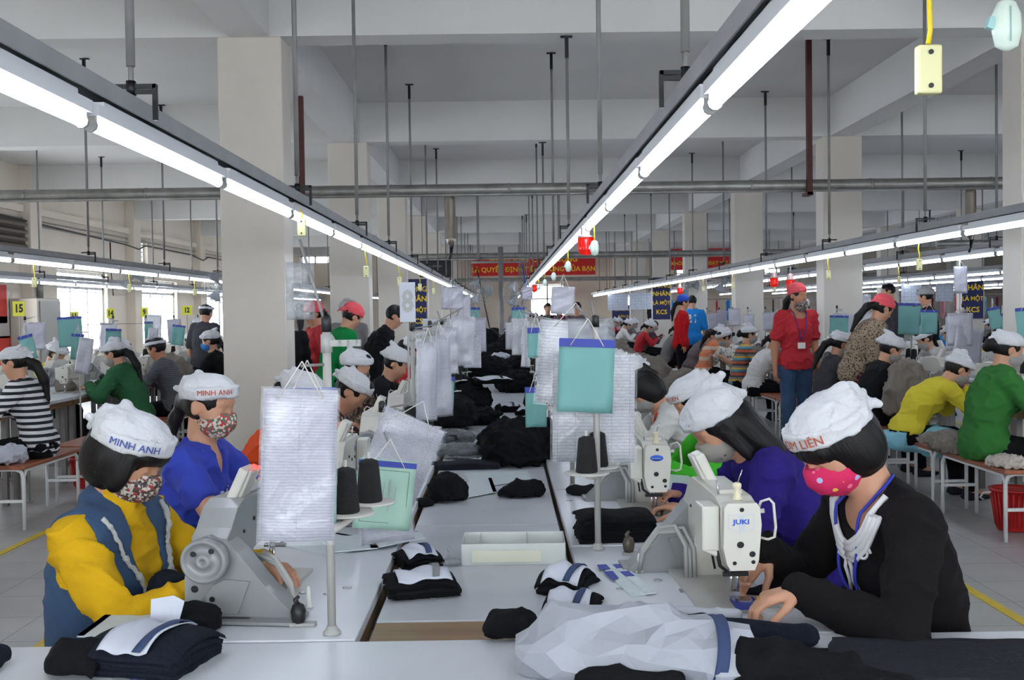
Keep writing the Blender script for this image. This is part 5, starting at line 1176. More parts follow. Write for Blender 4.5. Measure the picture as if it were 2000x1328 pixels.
spec = [(880, 838, .26, .4, .12, 'left row table, nearest heap'), (905, 806, .34, .34, .14, 'third centre table, left heap'), (885, 775, .36, .4, .12, 'third centre table, behind its left heap'), (1010, 768, .3, .4, .13, 'third centre table, right side'), (955, 745, .42, .44, .17, 'fourth centre table, left part'), (1018, 738, .32, .4, .17, 'fourth centre table, right part'),
        (978, 716, .5, .5, .2, 'fifth centre table, middle'), (935, 706, .36, .5, .2, 'fifth centre table, left'), (1000, 700, .45, .6, .27, 'sixth centre table, right'), (965, 692, .5, .6, .3, 'seventh centre table, middle'), (1020, 700, .3, .6, .26, 'sixth centre table, far right'), (945, 690, .3, .6, .3, 'seventh centre table, left')]
for i, (px, py, w, d, h, lb) in enumerate(spec): lump(px, py, WZ if i else TZ, w * 1.2, d * 1.25, h * 1.45, blackc, 'black cloth heap on the ' + lb, seed=30 + i, amp=.02, group=L_, vox=.012)
lump(978, 690, WZ, .55, .5, .33, greyc, 'big taupe cloth heap draped at the foot of the steel mast', seed=50, amp=.03, vox=.02, sc=6)
bundle(992, 806, WZ, .16, .2, .06, 10, 'rolled white-papered bundle on the third centre table', band=nvband, seed=12); bundle(940, 815, WZ, .2, .18, .035, -8, 'flat white-papered bundle left of the rolled one', band=grband, seed=13); bundle(960, 750, WZ + .2, .3, .3, .04, 14, 'white-papered bundle on top of the black heaps', band=blackc, seed=15)
bundle(1030, 812, WZ, .14, .16, .05, -12, 'small bundle right of the rolled white-papered one', seed=16)
lump(975, 702, WZ + .215, .22, .2, .06, paperw, 'crumpled white cloth scrap on the far black heaps', name='white_scrap', seed=61, amp=.015)
# right near tables
bundle(1205, 1060, TZ, .225, .15, .088, 4, 'large stack of folded black cloth beside the oval-badged machine', arch=.15, paper=False, n=9, seed=31)
lump(1148, 970, TZ, .16, .12, .03, blackc, 'thin black cloth behind the front right stand', seed=33, amp=.006)
lump(1350, 1010, TZ + .012, .12, .1, .03, blackc, 'black cloth being sewn under the oval-badged machine', seed=34, amp=.007)
lump(1500, 1168, TZ + .004, .16, .08, .012, blackc, 'thin black piece held at the needle by the black-sweater woman', seed=35, amp=.003, vox=.006)
lump(318, 1180, TZ + .002, .12, .1, .06, navyc, 'dark cloth piece under the yellow sleeve', seed=36, amp=.008); lump(370, 1245, TZ, .11, .09, .06, blackc, 'black crumpled scraps before the grey machine', seed=37, amp=.012)
# foreground: long white-wrapped bundle and dark cloth on the cross table
def frontwrap():
    a = Vector((.095, 2.17, TZ + .075)); e = empty('wrapped_bundle', (.1, 2.1, TZ)); tag(e, 'long bundle wrapped in white paper with navy band on the cross table', 'cloth bundle')
    o = [('cap', (-.0, .02, .062), (.16, .0, .065), .066, .07, .02), ('cap', (.16, .0, .065), (.36, -.05, .052), .068, .05, .03), ('cap', (0, -.04, .05), (.34, -.09, .045), .05, .044, .03), ('ell', (-.035, .0, .05), (.05, .07, .05), None, .02), ('cut', (0, 0, .002), (0, 0, -1)), ('cut', (.385, 0, 0), (1, -.25, .1))]
    pw_ = link('paper_wrap', sdf_mesh(o, .007, 'w', dict(amp=.012, scale=(7, 9, 11), seed=3, oct2=.8)), e, mat('greyish_wrapping_paper', (158, 161, 168), .7, bump=(9, .5)))
    dm = pw_.modifiers.new('Decimate', 'DECIMATE'); dm.ratio = .035; pw_.data.polygons.foreach_set('use_smooth', np.zeros(len(pw_.data.polygons), bool)); bv = pw_.modifiers.new('Subsurf', 'SUBSURF'); bv.subdivision_type = 'SIMPLE'; bv.levels = bv.render_levels = 0
    g = MB(); R_ = .076; 
    g.grid(lambda u, v: (.29 + (u - .5) * .024 + .012 * math.sin(v * 6.3), -.045 + .094 * math.cos(v * 6.2832) * 1.0, max(.053 + .066 * math.sin(v * 6.2832), .001)), 3, 40); g.build('navy_band', nvband, e, solid=.003)
    link('cloth_core', sdf_mesh([('cap', (.34, -.06, .045), (.52, -.13, .035), .045, .035, .02), ('cap', (.34, -.1, .04), (.60, -.2, .03), .04, .03, .02), ('cap', (.05, -.1, .022), (.2, -.12, .02), .026, .02, .01), ('cut', (0, 0, .002), (0, 0, -1))], .007, 'c', dict(amp=.012, scale=(9, 9, 14), seed=6)), e, blackc)
frontwrap()
lump(0, 0, 0, .12, .10, .06, blackc, 'black cloth ends left of the long white-wrapped bundle', seed=41, amp=.01, xyz=(.005, 2.34, TZ - .0)); 
o = link('cloth_roll', sdf_mesh([('cap', (-.22, .05, .03), (0, .02, .028), .032, .03, .01), ('cap', (0, .02, .028), (.26, -.05, .022), .03, .024, .01), ('cut', (0, 0, .002), (0, 0, -1))], .006, 'r', dict(amp=.006, scale=(8, 14, 14), seed=8)), None, navyc, (.36, 2.285, TZ + .002)); tag(o, 'dark rolled cloth lying behind the long white-wrapped bundle', 'cloth')
o = link('paper_roll', sdf_mesh([('cap', (-.07, .0, .014), (.07, -.01, .014), .015, .013, .01)], .004, 'r', dict(amp=.003, scale=(20, 20, 20), seed=8)), None, mat('grey_paper', (176, 180, 188), .7), (.45, 2.45, TZ + .003), -.1); tag(o, 'thin grey paper roll beside the dark rolled cloth', 'paper roll')
def flatcloth(pts, z, h, m, label, seed):
    q = [atz(px, py, z) for px, py in pts]; c = sum(q, Vector()) / 4
    g = MB(); g.grid(lambda u, v: tuple((q[0].lerp(q[1], u)).lerp(q[3].lerp(q[2], u), v) - c + Vector((.003 * math.sin(v * 21 + u * 9), .003 * math.sin(u * 23), h * .5 + .004 * math.sin(u * 7 + seed) * math.sin(v * 5)))), 24, 12)
    o = g.build('folded_cloth', m, None, (c.x, c.y, z + .001), solid=h); tag(o, label, 'cloth', 'dark cloth lying on the cross table'); return o
flatcloth([(1625, 1258), (2030, 1262), (2120, 1345), (1600, 1345)], TZ, .014, charc, 'flat charcoal cloth at the right end of the cross table', 2)
flatcloth([(1540, 1290), (1640, 1272), (1700, 1345), (1440, 1350)], TZ, .012, blackc, 'black cloth between the wrapped bundle and flat charcoal cloth', 5)
bundle(0, 0, 0, .22, .19, .075, -14, 'dark bundle with white paper at the lower left corner', xyz=(-.735, 2.2, TZ), m=navyc, arch=.4, band=nvband, seed=44, pw=.5)
lump(0, 0, 0, .12, .12, .06, blackc, 'black cloth end spilling left of the lower left bundle', seed=46, amp=.01, xyz=(-.87, 2.16, TZ)); o = MB().prism([(-.03, 0), (.022, -.002), (.036, .07), (.012, .082), (-.034, .074)], .0015).build('paper_tag', paperw, None, (-.735, 2.3, TZ + .03), .2); tag(o, 'small torn white paper tag standing on the lower left bundle', 'paper tag'); o.rotation_euler = (-.35, .05, .15)
lump(0, 0, 0, .08, .10, .05, navyc, 'dark cloth corner at the left end of the cross table', seed=47, amp=.006, xyz=(-1.06, 2.18, TZ))

o_ = link('plastic_bag', sdf_mesh([('ell', (0, 0, .008), (.035, .026, .01), None, .01), ('cap', (-.01, .0, .01), (.0, .01, .05), .006, .004, .006), ('cap', (-.03, 0, .01), (-.05, .01, .012), .006, .004, .004)], .003, 'bag', dict(amp=.005, scale=(40, 40, 40), seed=2)), None, bagm); p = atz(878, 1108, WZ); o_.location = (p.x, p.y + .02, WZ + .003); tag(o_, 'small crumpled clear bag beside the milky tray', 'bag')

for i, (px, py, w, d, h, lb) in enumerate(((940, 832, .22, .3, .10, 'between the left row and third centre table'), (1045, 800, .14, .3, .16, 'hugging the right table edge'), (1060, 880, .12, .22, .12, 'at the right edge behind the big heap'), (880, 868, .2, .2, .06, 'behind the clear-wrapped packs'))): lump(px, py, WZ, w, d, h, blackc, 'smaller black cloth heap ' + lb, seed=150 + i, amp=.02, group=L_, vox=.012)
# ================================================================ THE OTHER LINES AND EVERYONE IN THEM
def dress(name, rgb, r=.9): return mat(name, rgb, r, bump=(45, .4), spec=.2)
brownf = spots('brown_floral_shirt', 60, [(74, 60, 50), (110, 90, 74), (60, 50, 44), (150, 120, 96)]); leop = spots('leopard_print', 55, [(150, 130, 108), (30, 24, 22), (60, 46, 38), (120, 100, 82)], feature='.42')
whf = spots('white_floral_blouse', 50, [(206, 202, 196), (206, 202, 196), (120, 116, 112), (214, 210, 204)]); strb = stripes('navy_white_stripes', .045, [(222, 222, 222), (28, 30, 40)]); strm = stripes('multicolour_stripes', .15, [(196, 84, 48), (96, 96, 98), (84, 150, 170), (206, 160, 60), (120, 118, 116), (60, 60, 62)]); stro = stripes('orange_beige_stripes', .16, [(206, 130, 96), (206, 186, 160), (214, 120, 80)])
strg = stripes('grey_check', .02, [(74, 76, 82), (96, 98, 104)]); strr = stripes('red_white_stripes', .07, [(190, 40, 48), (220, 216, 212)])
gvest = dress('green_jacket', (48, 98, 62)); plum = dress('plum_grey_top', (104, 92, 94)); redc = dress('red_coat', (184, 24, 28)); blu15 = dress('bright_blue_shirt', (34, 128, 204)); blk = dress('black_top', (24, 24, 26)); dgr = dress('dark_grey_top', (62, 62, 66)); pumg = dress('green_tracksuit_top', (20, 128, 66)); orng = dress('orange_top', (224, 84, 40)); gry = dress('grey_top', (120, 118, 116)); pnk = dress('pink_top', (206, 150, 160)); mrn = dress('maroon_top', (96, 34, 58)); wh2 = wht
def sit(x, y, rz, top, label, **k):
    po = dict(lean=k.pop('lean', 14), upper=k.pop('upper', 32), head=k.pop('head', 34), seat=k.pop('seat', .42), s=k.pop('s', .98), yaw=k.pop('yaw', 0))
    for q in ('hand_l', 'hand_r', 'knee', 'twist', 'side', 'neck_a'):
        if q in k: po[q] = k.pop(q)
    ft = dict(top=top, hair='ponytail', cap='cap', mask=mGrey, fold=.006); vox = k.pop('vox', .012 if y < 13 else .016); sk = k.pop('skin', None); gp = k.pop('group', None); ft.update(k)
    return person((x, y), rz, po, ft, label, gp, vox=vox, skin=sk)
def stnd(x, y, rz, top, label, **k):
    po = dict(sit=False, lean=k.pop('lean', 2), upper=k.pop('upper', 6), head=k.pop('head', 5), s=k.pop('s', 1.0), yaw=k.pop('yaw', 0), step=k.pop('step', 0), ph=k.pop('ph', .87))
    for q in ('hand_l', 'hand_r', 'twist', 'hint_l', 'hint_r', 'neck'):
        if q in k: po[q] = k.pop(q)
    if 'neckline' in k: k['neck'] = k.pop('neckline')
    ft = dict(top=top, hair='short', cap=None, fold=.006); vox = k.pop('vox', .011 if y < 14 else .016); sk = k.pop('skin', None); ft.update(k)
    return person((x, y), rz, po, ft, label, None, vox=vox, skin=sk)
# near left row, behind the blue-topped woman
sit(-1.2, 5.1, 0, orng, 'seated woman in orange top mostly hidden behind the big hanging sheet', lean=12, upper=34, head=24, hand_r=(.42, -.3, .96), vox=.009)
sit(-1.14, 6.15, -4, brownf, 'woman in brown patterned shirt, cap bowed behind the hanging sheet', lean=12, upper=36, head=44, hair='short', mask=None, vox=.009, seat=.38)
sit(-1.17, 7.25, -22, brownf, 'woman with dark flowered mask looking towards the camera side', lean=12, upper=26, head=16, yaw=-14, mask=mDark, cap='capflat', hair='short', seat=.42, open=True, vox=.009)
sit(-1.1, 8.4, -6, blk, 'woman in black jacket leaning in with green strap on the left row', lean=14, upper=34, head=30, mask=None, hair='short', cap='capflat', seat=.42, vox=.01)
sit(-1.05, 9.5, 0, redt, 'woman with red sleeves and grey mask beyond the black-jacketed one', upper=30, cap='capflat', hair='bun', seat=.47)
sit(-1.08, 10.6, -4, wh2, 'woman in white top beyond the red-sleeved one on the left row', seat=.47)
fl = [('grey top', gry), ('black top', blk), ('white top', wh2), ('maroon top', mrn)]
for i in range(4): sit(-1.1, 11.7 + 1.1 * i, -2, fl[i][1], 'seated capped woman in %s at the far end of the left near row' % fl[i][0], vox=.018)
for i in range(5): sit(1.12, 7.1 + 1.1 * i + (.0), 180, (gry, wh2, blk, mrn, gry)[i], 'seated capped worker of the right near row, %s behind the white-topped woman' % ORD[i], vox=.016, seat=.40, lean=16, upper=40, group=None)
# standing people between the left columns
stnd(-2.06, 10.2, -60, blk, 'woman in black apron standing by the first column', head=12, s=.95, hair='ponytail', skin=skin2, open=True)
stnd(-1.86, 10.9, -150, redt, 'woman in red shirt and red scarf standing behind the front left pole', s=.97, hair='ponytail', cap='scarf', capm=redcap, sleeve=.35, head=20)
stnd(-1.78, 12.3, -70, gry, 'person in grey cap and grey top standing between the columns', s=.99, cap='capflat', capm=mat('grey_cap', (160, 160, 160), .9), open=True)
o, J, ML = stnd(-1.62, 10.0, 30, pumg, 'woman in green tracksuit top and coral scarf bending over the left row', lean=10, upper=30, head=38, s=.98, hair='short', cap='scarf', capm=redcap)
bm = tbvh(J, .012); g = MB(); pts = [(-.1, .02), (-.04, .05), (.02, .035), (.08, .06), (.1, .03), (.03, .0), (-.02, .01), (-.06, -.01)]; ff = J['L'].cross(J['v2']).normalized()
q = [bm.ray_cast(J['C'] + J['L'] * (a - .02) + J['v2'] * b - ff * .5, ff)[0] for a, b in pts]; q = [x - ff * .006 for x in q if x is not None]
if len(q) > 4: g.tube(q, [.012, .02, .016, .012, .006, .016, .014, .006][:len(q)], 6); g.build('cat_emblem', wh2, o)
stnd(-1.36, 10.9, 0, blk, 'person in black jacket bending behind the green tracksuit top', lean=14, upper=34, head=30, s=.99)
# right line beside the aisle, all facing right
o, J, ML = sit(3.17, 7.15, -4, grn, 'broad-backed woman in green sweater sitting on the nearest right bench', lean=6, upper=22, head=20, sleeve=.75, topname='sweater', hair='bun', fat=1.16, seat=.45, s=1.02, vox=.009)
o, J, ML = sit(3.05, 8.2, 2, ylw2, 'woman in yellow long-sleeved shirt hunched over her machine', lean=24, upper=58, head=34, cap='peak', hair='short', seat=.42, vox=.009, hem=-.03)
ap = sdf_mesh([('cap', J['P'] + Vector((-.07, -.02, -.0)), J['P'] + Vector((.36, -.1, -.08)), .135, .08, .03), ('ell', J['P'] + Vector((.2, -.13, -.06)), (.2, .09, .12), None, .03), ('cut', J['P'] + Vector((0, 0, .03)), (-.15, 0, 1))], .01, 'ap', dict(amp=.012, scale=(6, 9, 9), seed=2)); link('blue_apron', ap, o, dress('light_blue_cloth', (132, 190, 206)))
sit(3.12, 9.35, 4, blk, 'dark-clothed woman whose cap shows a black patch, holding taupe cloth', lean=12, upper=28, head=30, hair='short', seat=.42, vox=.01, yaw=-8, cap='capflat')
lump(0, 0, 0, .34, .34, .46, greyc, 'taupe garment held up by the woman with the black-patched cap', seed=70, amp=.03, xyz=(3.36, 9.0, .55), vox=.012, sc=13, sz=.35, name='held_garment')
sit(3.06, 10.4, 0, dgr, 'woman in dark grey top with long black hair sitting beside the leopard-print woman', lean=8, upper=24, head=26, hair='longtail')
stnd(3.22, 9.95, 6, leop, 'woman in leopard-print top and coral scarf bending over a seated worker', lean=12, upper=40, head=34, s=1.0, hair='longtail', cap='scarf', capm=redcap, sleeve=.95, legs=dress('dark_red_trousers', (96, 30, 36)))
o, J, ML = stnd(2.93, 10.9, -78, redt, 'woman in red shirt, blue jeans and coral scarf standing in the right aisle', s=1.045, head=4, yaw=22, hair='longtail', cap='scarf', capm=redcap, mask=mDark, maskoff=(.006, 0, -.05), sleeve=.36, legs=jeans, neckline='scoop', open=True, skin=skin2, hand_l=(.02, .25, .76), hand_r=(.02, -.25, .74), vox=.008, shoem=dress('brown_sandals', (110, 60, 40)), flare=.018)
lanyard(o, J, o.data, m=mat('purple_lanyard', (60, 44, 130), .6), z1=-.27, card=True)
sit(3.0, 13.1, 0, wh2, 'seated worker in plain white shirt behind the red-shirted standing woman', lean=16, upper=40)
sit(3.05, 14.1, -4, strm, 'seated woman in multicolour striped top', lean=6, upper=20, head=12, cap='peak', hair='bun')
sit(3.25, 14.9, 205, whf, 'seated woman in white flowered blouse facing left', lean=16, upper=34, head=32, sleeve=.4, hair='short')
sit(2.98, 16.3, 0, stro, 'seated woman in orange and beige striped top with visor cap', lean=16, upper=30, cap='peak', hair='longtail')
sit(2.98, 17.4, 10, plum, 'seated bare-headed worker in plum-grey top', lean=22, upper=44, hair='short', cap=None)
o, J, ML = stnd(3.28, 18.9, 80, blu15, 'man in bright blue number 15 shirt standing with his back to us', s=1.06, lean=4, upper=14, head=22, sleeve=.45)
bm = tbvh(J); vs, fs = text_verts('15', .2, bold=.006); ff = J['L'].cross(J['v2']).normalized(); out = []
for x, y, _ in vs:
    h = bm.ray_cast(J['C'] + J['L'] * -x * -1 * -1 * -1 + J['v2'] * y - ff * .5, ff); out.append(h[0] - ff * .006 if h[0] is not None else J['C'] - ff * .13)
g = MB(); g.add(out, fs); g.build('shirt_number', wh2, o)
stnd(2.98, 18.3, -8, redc, 'woman in long red coat and blue scarf standing in profile', s=1.04, hair='longtail', cap='scarf', capm=bluecap, hem=-.22, head=10, open=True)
far = [(gry, 'grey'), (blk, 'black'), (strr, 'red and white striped'), (redt, 'red'), (dgr, 'dark grey'), (mrn, 'maroon'), (wh2, 'white'), (plum, 'plum'), (gry, 'pale grey'), (blk, 'dark'), (redt, 'bright red'), (pnk, 'pink')]
for i, (m_, nm) in enumerate(far):
    sit(2.9 + .25 * (i % 3), 19.6 + 1.35 * i, (0, 12, -14)[i % 3], m_, 'far worker in %s top at aisle benches, %s beyond the red coat' % (nm, ORD[i]), vox=.022, hair=('ponytail', 'short', 'bun')[i % 3], cap=(None if i in (1, 5, 9) else 'capflat'))
# far side of the right line and the lines beyond
sit(5.15, 12.6, 182, wh2, 'capped worker facing left beside the hanging teal clipboard', lean=14, cap='peak', hair='short')
stnd(5.75, 14.6, 150, blk, 'tall masked worker in black standing behind the teal clipboard', s=1.05, cap='capflat', capm=mat('grey_cap'), head=14)
stnd(5.9, 16.4, 170, dgr, 'bare-headed person standing behind the tall masked worker', s=1.12, head=14)
for i, (x, y, m_, nm) in enumerate(((6.3, 14.2, ylw2, 'yellow'), (6.6, 15.4, ylw2, 'mustard'), (5.2, 16.8, wh2, 'white'), (5.2, 18.6, gry, 'grey'), (5.25, 20.4, blk, 'black'), (5.2, 22.4, mrn, 'maroon'), (7.2, 17.5, blu15, 'bright blue'), (7.2, 19.5, gry, 'pale grey'), (7.15, 21.5, redt, 'red'), (9.5, 19.9, wh2, 'plain white'), (9.8, 21.2, blk, 'dark'), (9.7, 24.2, ylw2, 'lemon'))):
    sit(x, y, 180 if x < 6 else 170, m_, 'seated worker in %s top beyond the aisle columns on the right' % nm, vox=.02, hair='short', cap='cap' if i % 3 else 'capflat')
# centre far: standing dark heads against the bright window
for i, (px, Y, m_, nm) in enumerate(((1070, 22, blk, 'black'), (1096, 21, mrn, 'maroon'), (1128, 20, plum, 'plum'), (1008, 27, gry, 'grey'))):
    x = at(px, 640, Y).x; stnd(x, Y, (-90, 200, -100, 60)[i], m_, 'distant standing person in %s top against the bright far window' % nm, vox=.022, s=1.0)
# left line facing left
sit(-3.42, 7.95, 184, strb, 'woman in navy and white striped sweater at the left edge', lean=10, upper=20, head=18, hair='longtail', mask=None, seat=.45, vox=.009, topname='sweater')
o, J, ML = sit(-3.42, 10.1, 176, gvest, 'woman in green jacket with grey stripe sewing at the left line', lean=14, upper=26, head=22, hair='longtail', seat=.45, cap='peak', vox=.01, t=.022)
sit(-3.4, 11.15, 178, strg, 'man in dark checked shirt with a white head band', lean=10, upper=22, head=24, cap='visor', hair='short', mask=None, skin=skin2, seat=.45, bust=False)
sit(-3.3, 12.7, 180, blk, 'woman in black with bright blue mask beside the column', lean=8, upper=20, head=14, mask=mBlue, cap='capflat', seat=.47)
stnd(-3.98, 14.3, 70, dgr, 'man in dark grey T-shirt standing with his back to us on the left', s=1.0, cap='visor', sleeve=.45, head=20, upper=12)
for i, (x, y, m_, nm) in enumerate(((-5.05, 11.6, ylw2, 'yellow'), (-5.0, 13.4, blk, 'black'), (-4.95, 14.6, wh2, 'white'), (-5.0, 16.4, gry, 'grey'), (-3.4, 16.4, mrn, 'maroon'), (-3.4, 18.6, gry, 'pale grey'), (-5.0, 18.8, blk, 'dark'))):
    sit(x, y, 0 if x < -4.5 else 180, m_, 'seated worker in %s top by the left windows, facing %s' % (nm, 'right' if x < -4.5 else 'left'), vox=.018, hair='short', cap='capflat')
# ---------------------------------------------------------------- benches
def bench(x, y, w, d, label, h=.45, rz=0):
    e = empty('bench', (x, y, 0), rz); tag(e, label, 'bench', 'orange-brown topped benches')
    MB().box((0, 0, h - .012), (w, d, .024)).build('bench_seat', benchw, e, bevel=.004)
    for sy in (-1, 1):
        yy = sy * (d / 2 - .05); g = MB(); g.tube([(-w / 2 + .03, yy, .0), (-w / 2 + .03, yy, h - .09), (-w / 2 + .045, yy, h - .045), (-w / 2 + .08, yy, h - .03), (w / 2 - .08, yy, h - .03), (w / 2 - .045, yy, h - .045), (w / 2 - .03, yy, h - .09), (w / 2 - .03, yy, 0)], .013, 10); g.box((0, yy, .2), (w - .06, .02, .02)); g.build('leg_frame', white, e)
    g = MB()
    for sx in (-1, 1): g.tube([(sx * (w / 2 - .03), -d / 2 + .05, .06), (sx * (w / 2 - .03), -d / 2 + .05, h - .1), (sx * (w / 2 - .03), -d / 2 + .09, h - .04), (sx * (w / 2 - .03), d / 2 - .09, h - .04), (sx * (w / 2 - .03), d / 2 - .05, h - .1)], .011, 8)
    g.build('side_frame', white, e); return e
for i in range(12): bench(3.2, 7.12 + 1.13 * i, .3, 1.06, 'bench beside the right aisle, %s from the camera' % ORD[i])
bench(3.3, 5.9, .3, 1.1, 'bench at the very right edge of the picture, only its end seen')
for i in range(8): bench(-3.47, 7.98 + 1.13 * i, .3, 1.05, 'bench beside the left aisle, %s from the camera' % ORD[i])
for i in range(6): bench(-1.14, 3.0 + 1.1 * i, .28, .5, 'stool bench under the left near row, %s from the camera' % ORD[i], h=.40); bench(1.1, 2.66 + 1.1 * i, .28, .5, 'stool bench under the right near row, %s from the camera' % ORD[i], h=.40)
# ---------------------------------------------------------------- tables and machines of the other lines
for i in range(15):
    y = 6.5 + 1.13 * i
    if i < 14: table(3.52, 3.88, y, y + 1.1, 'white sewing table right of the aisle benches, %s from the camera' % ORD[i]); machine(3.72, y + .75, 180, TZ, 'sewing machine right of the aisle benches, %s from the camera' % ORD[i], detail=1 if i < 5 else 0, led=greenled if i == 0 else None)
    if 2 < i < 14: table(4.42, 4.98, y, y + 1.1, 'white sewing table beyond the aisle columns, %s from the camera' % ORD[i - 3]); machine(4.7, y + .3, 0, TZ, 'sewing machine beyond the aisle columns, %s from the camera' % ORD[i - 3], detail=0)
for i in range(9):
    y = 7.45 + 1.13 * i
    table(-4.42, -3.86, y, y + 1.1, 'sewing table in front of the striped-sweater row, %s from the camera' % ORD[i]); machine(-4.1, y + .4, 0, TZ, 'sewing machine of the striped-sweater row, %s from the camera' % ORD[i], detail=1 if i < 5 else 0)
    if i: table(-5.0, -4.45, y, y + 1.1, 'sewing table nearer the left windows, %s from the camera' % ORD[i - 1]); machine(-4.72, y + .75, 180, TZ, 'sewing machine nearer the left windows, %s from the camera' % ORD[i - 1], detail=0)
for i in range(5):
    y = 16.5 + 1.6 * i; table(7.6, 8.9, y, y + 1.5, 'wide sewing table of the third right-hand line, %s from the camera' % ORD[i]); machine(8.0, y + .9, 180, TZ, 'sewing machine of the third right-hand line, %s from the camera' % ORD[i], detail=0)
# stands and cards over these lines
k = 0
for i in range(13):
    y = 6.9 + 1.13 * i
    for (x, w_) in ((3.79, 'right'), (-4.44, 'left')):
        if w_ == 'left' and i > 7: continue
        stand(x, y + .9, TZ, .72, 'thread stand behind the %s aisle benches, %s from the camera' % (w_, ORD[i]), tray=(0, -.06, .2), arm=.06, cones=2 if i < 6 else 1, where='%s bench stand, %s one' % (w_, ORD[i]))
        kd = rng.choice(['A', 'A', 'teal', 'B']); z = rng.uniform(1.36, 1.5)
        card(x + rng.uniform(-.05, .12), y + .87, z, rng.uniform(.16, .24), rng.uniform(.24, .34), rng.uniform(-14, 14), kd, '%s sheet over the %s bench line, %s from the camera' % ({'A': 'sleeved', 'B': 'ruled', 'teal': 'teal'}[kd], w_, ORD[i]), roll=rng.uniform(-5, 5), seed=i)
for (px, py, Y, w, h, kd, rl, lb) in ((1815, 605, 9.8, .15, .22, 'teal', 2, 'teal clipboard with blue header hanging above the yellow-shirted woman'), (1870, 618, 9.4, .22, .30, 'B', 0, 'white form with ruled lines right of the hanging teal clipboard'), (1895, 640, 8.9, .25, .33, 'A', 8, 'tilted sleeved sheet over the yellow-shirted woman'),
        (1960, 612, 10.6, .1, .24, 'teal', 0, 'teal clipboard beside the right edge column'), (1700, 610, 13.5, .2, .3, 'A', 0, 'sleeved sheet between the coral scarves'), (1648, 612, 12.6, .24, .32, 'A', 3, 'sleeved sheet hung before the second-row aisle column'), (1610, 600, 14.5, .2, .3, 'B', 6, 'white sheet just right of the red-shirted standing woman'),
        (1876, 520, 11.2, .14, .28, 'A', 0, 'pale sheet hanging under the right rails'), (1690, 575, 14, .14, .14, 'A', 0, 'little sheet high behind the leopard-print woman'), (1940, 600, 9.8, .12, .2, 'teal', -8, 'leaning teal card left of the right edge column'), (1620, 570, 16, .2, .2, 'B', 0, 'sheet high beside the coral-scarfed standing woman'),
        (152, 652, 9.2, .10, .22, 'teal', 4, 'teal clipboard over the left bench line, nearest'), (222, 642, 11.5, .16, .22, 'teal', 3, 'teal clipboard in front of the first bright window'), (290, 628, 13, .1, .2, 'teal', 0, 'teal card right of the first bright window'), (350, 635, 14, .16, .26, 'teal', 8, 'teal card near the second bright window'), (48, 655, 8.6, .12, .2, 'teal', -14, 'teal clipboard above the striped-sweater woman'),
        (170, 660, 9.0, .12, .3, 'A', 10, 'long sleeved sheet beside the nearest left teal clipboard'), (300, 640, 12.4, .12, .26, 'A', 5, 'sleeved sheet near the checked-shirt man')):
    cardpx(px, py, Y, w, h, rng.uniform(-8, 8), kd, lb, roll=rl, seed=int(px) % 5)
numcard(37, 603, 8.8, .10, .12, '15', 'yellow card with the number 15 at the left edge'); numcard(145, 618, 11.5, .09, .10, '11', 'yellow card with 11 in the first bright window'); numcard(216, 612, 12.5, .09, .11, '14', 'yellow card with 14 right of the first bright window'); numcard(282, 610, 13.5, .09, .12, '9', 'yellow card between the two bright windows', m=None)
numcard(365, 606, 14.5, .14, .12, '12', 'pale yellow card before the second bright window')
# cloth on the lines
for i in range(12):
    y = 6.9 + 1.13 * i; lump(0, 0, 0, .28, .34, .14, greyc, 'taupe cloth pile on the table behind the aisle benches, %s from the camera' % ORD[i], seed=80 + i, amp=.022, xyz=(3.68, y + 1.0, TZ), vox=.014, group='taupe cloth piles')
for i in range(7): lump(0, 0, 0, .24, .3, .12, charc if i % 2 else greyc, 'cloth pile on the left bench-line table, %s from the camera' % ORD[i], seed=100 + i, amp=.02, xyz=(-4.2, 8.2 + 1.13 * i, TZ), vox=.014, group='cloth piles of the left line')
lump(0, 0, 0, .26, .5, .13, greyc, 'heap of taupe strips on the bench beside the green-sweater woman', seed=120, amp=.02, xyz=(3.12, 7.55, .45), vox=.01, sc=16); lump(0, 0, 0, .24, .34, .06, mat('pale_strips', (186, 178, 166), .9, bump=(40, .8)), 'pale cloth strips on the near end of the right bench', seed=121, amp=.016, xyz=(3.17, 6.78, .45), vox=.008, sc=20)
lump(0, 0, 0, .2, .26, .12, paperw, 'crumpled grey and white cloth on the left bench behind the striped sweater', seed=122, amp=.022, xyz=(-3.5, 7.62, .45), vox=.009, sc=14); lump(0, 0, 0, .34, .36, .12, charc, 'grey cloth at the left edge of the picture on the bench end', seed=123, amp=.012, xyz=(-3.62, 7.25, .44), vox=.012)
lump(0, 0, 0, .5, .5, .32, greyc, 'dark taupe garment draped over the machine by the blue-masked woman', seed=124, amp=.02, xyz=(-3.75, 12.0, .74), vox=.016, sc=7)
for i, (x, y, w, d, h, z) in enumerate(((2.75, 17.2, .8, 1.2, .72, 0), (2.95, 15.2, .6, .9, .6, 0), (2.6, 20.4, .9, 1.6, .75, 0), (2.75, 23.0, .9, 2, .8, 0), (2.75, 26, .9, 2.5, .85, 0))): lump(0, 0, 0, w, d, h, greyc, 'big heap of taupe garments beside the right aisle, %s from the camera' % ORD[i], seed=130 + i, amp=.05, xyz=(x - .45, y, z), vox=.03, sc=4, parts=8, group='taupe garment heaps')
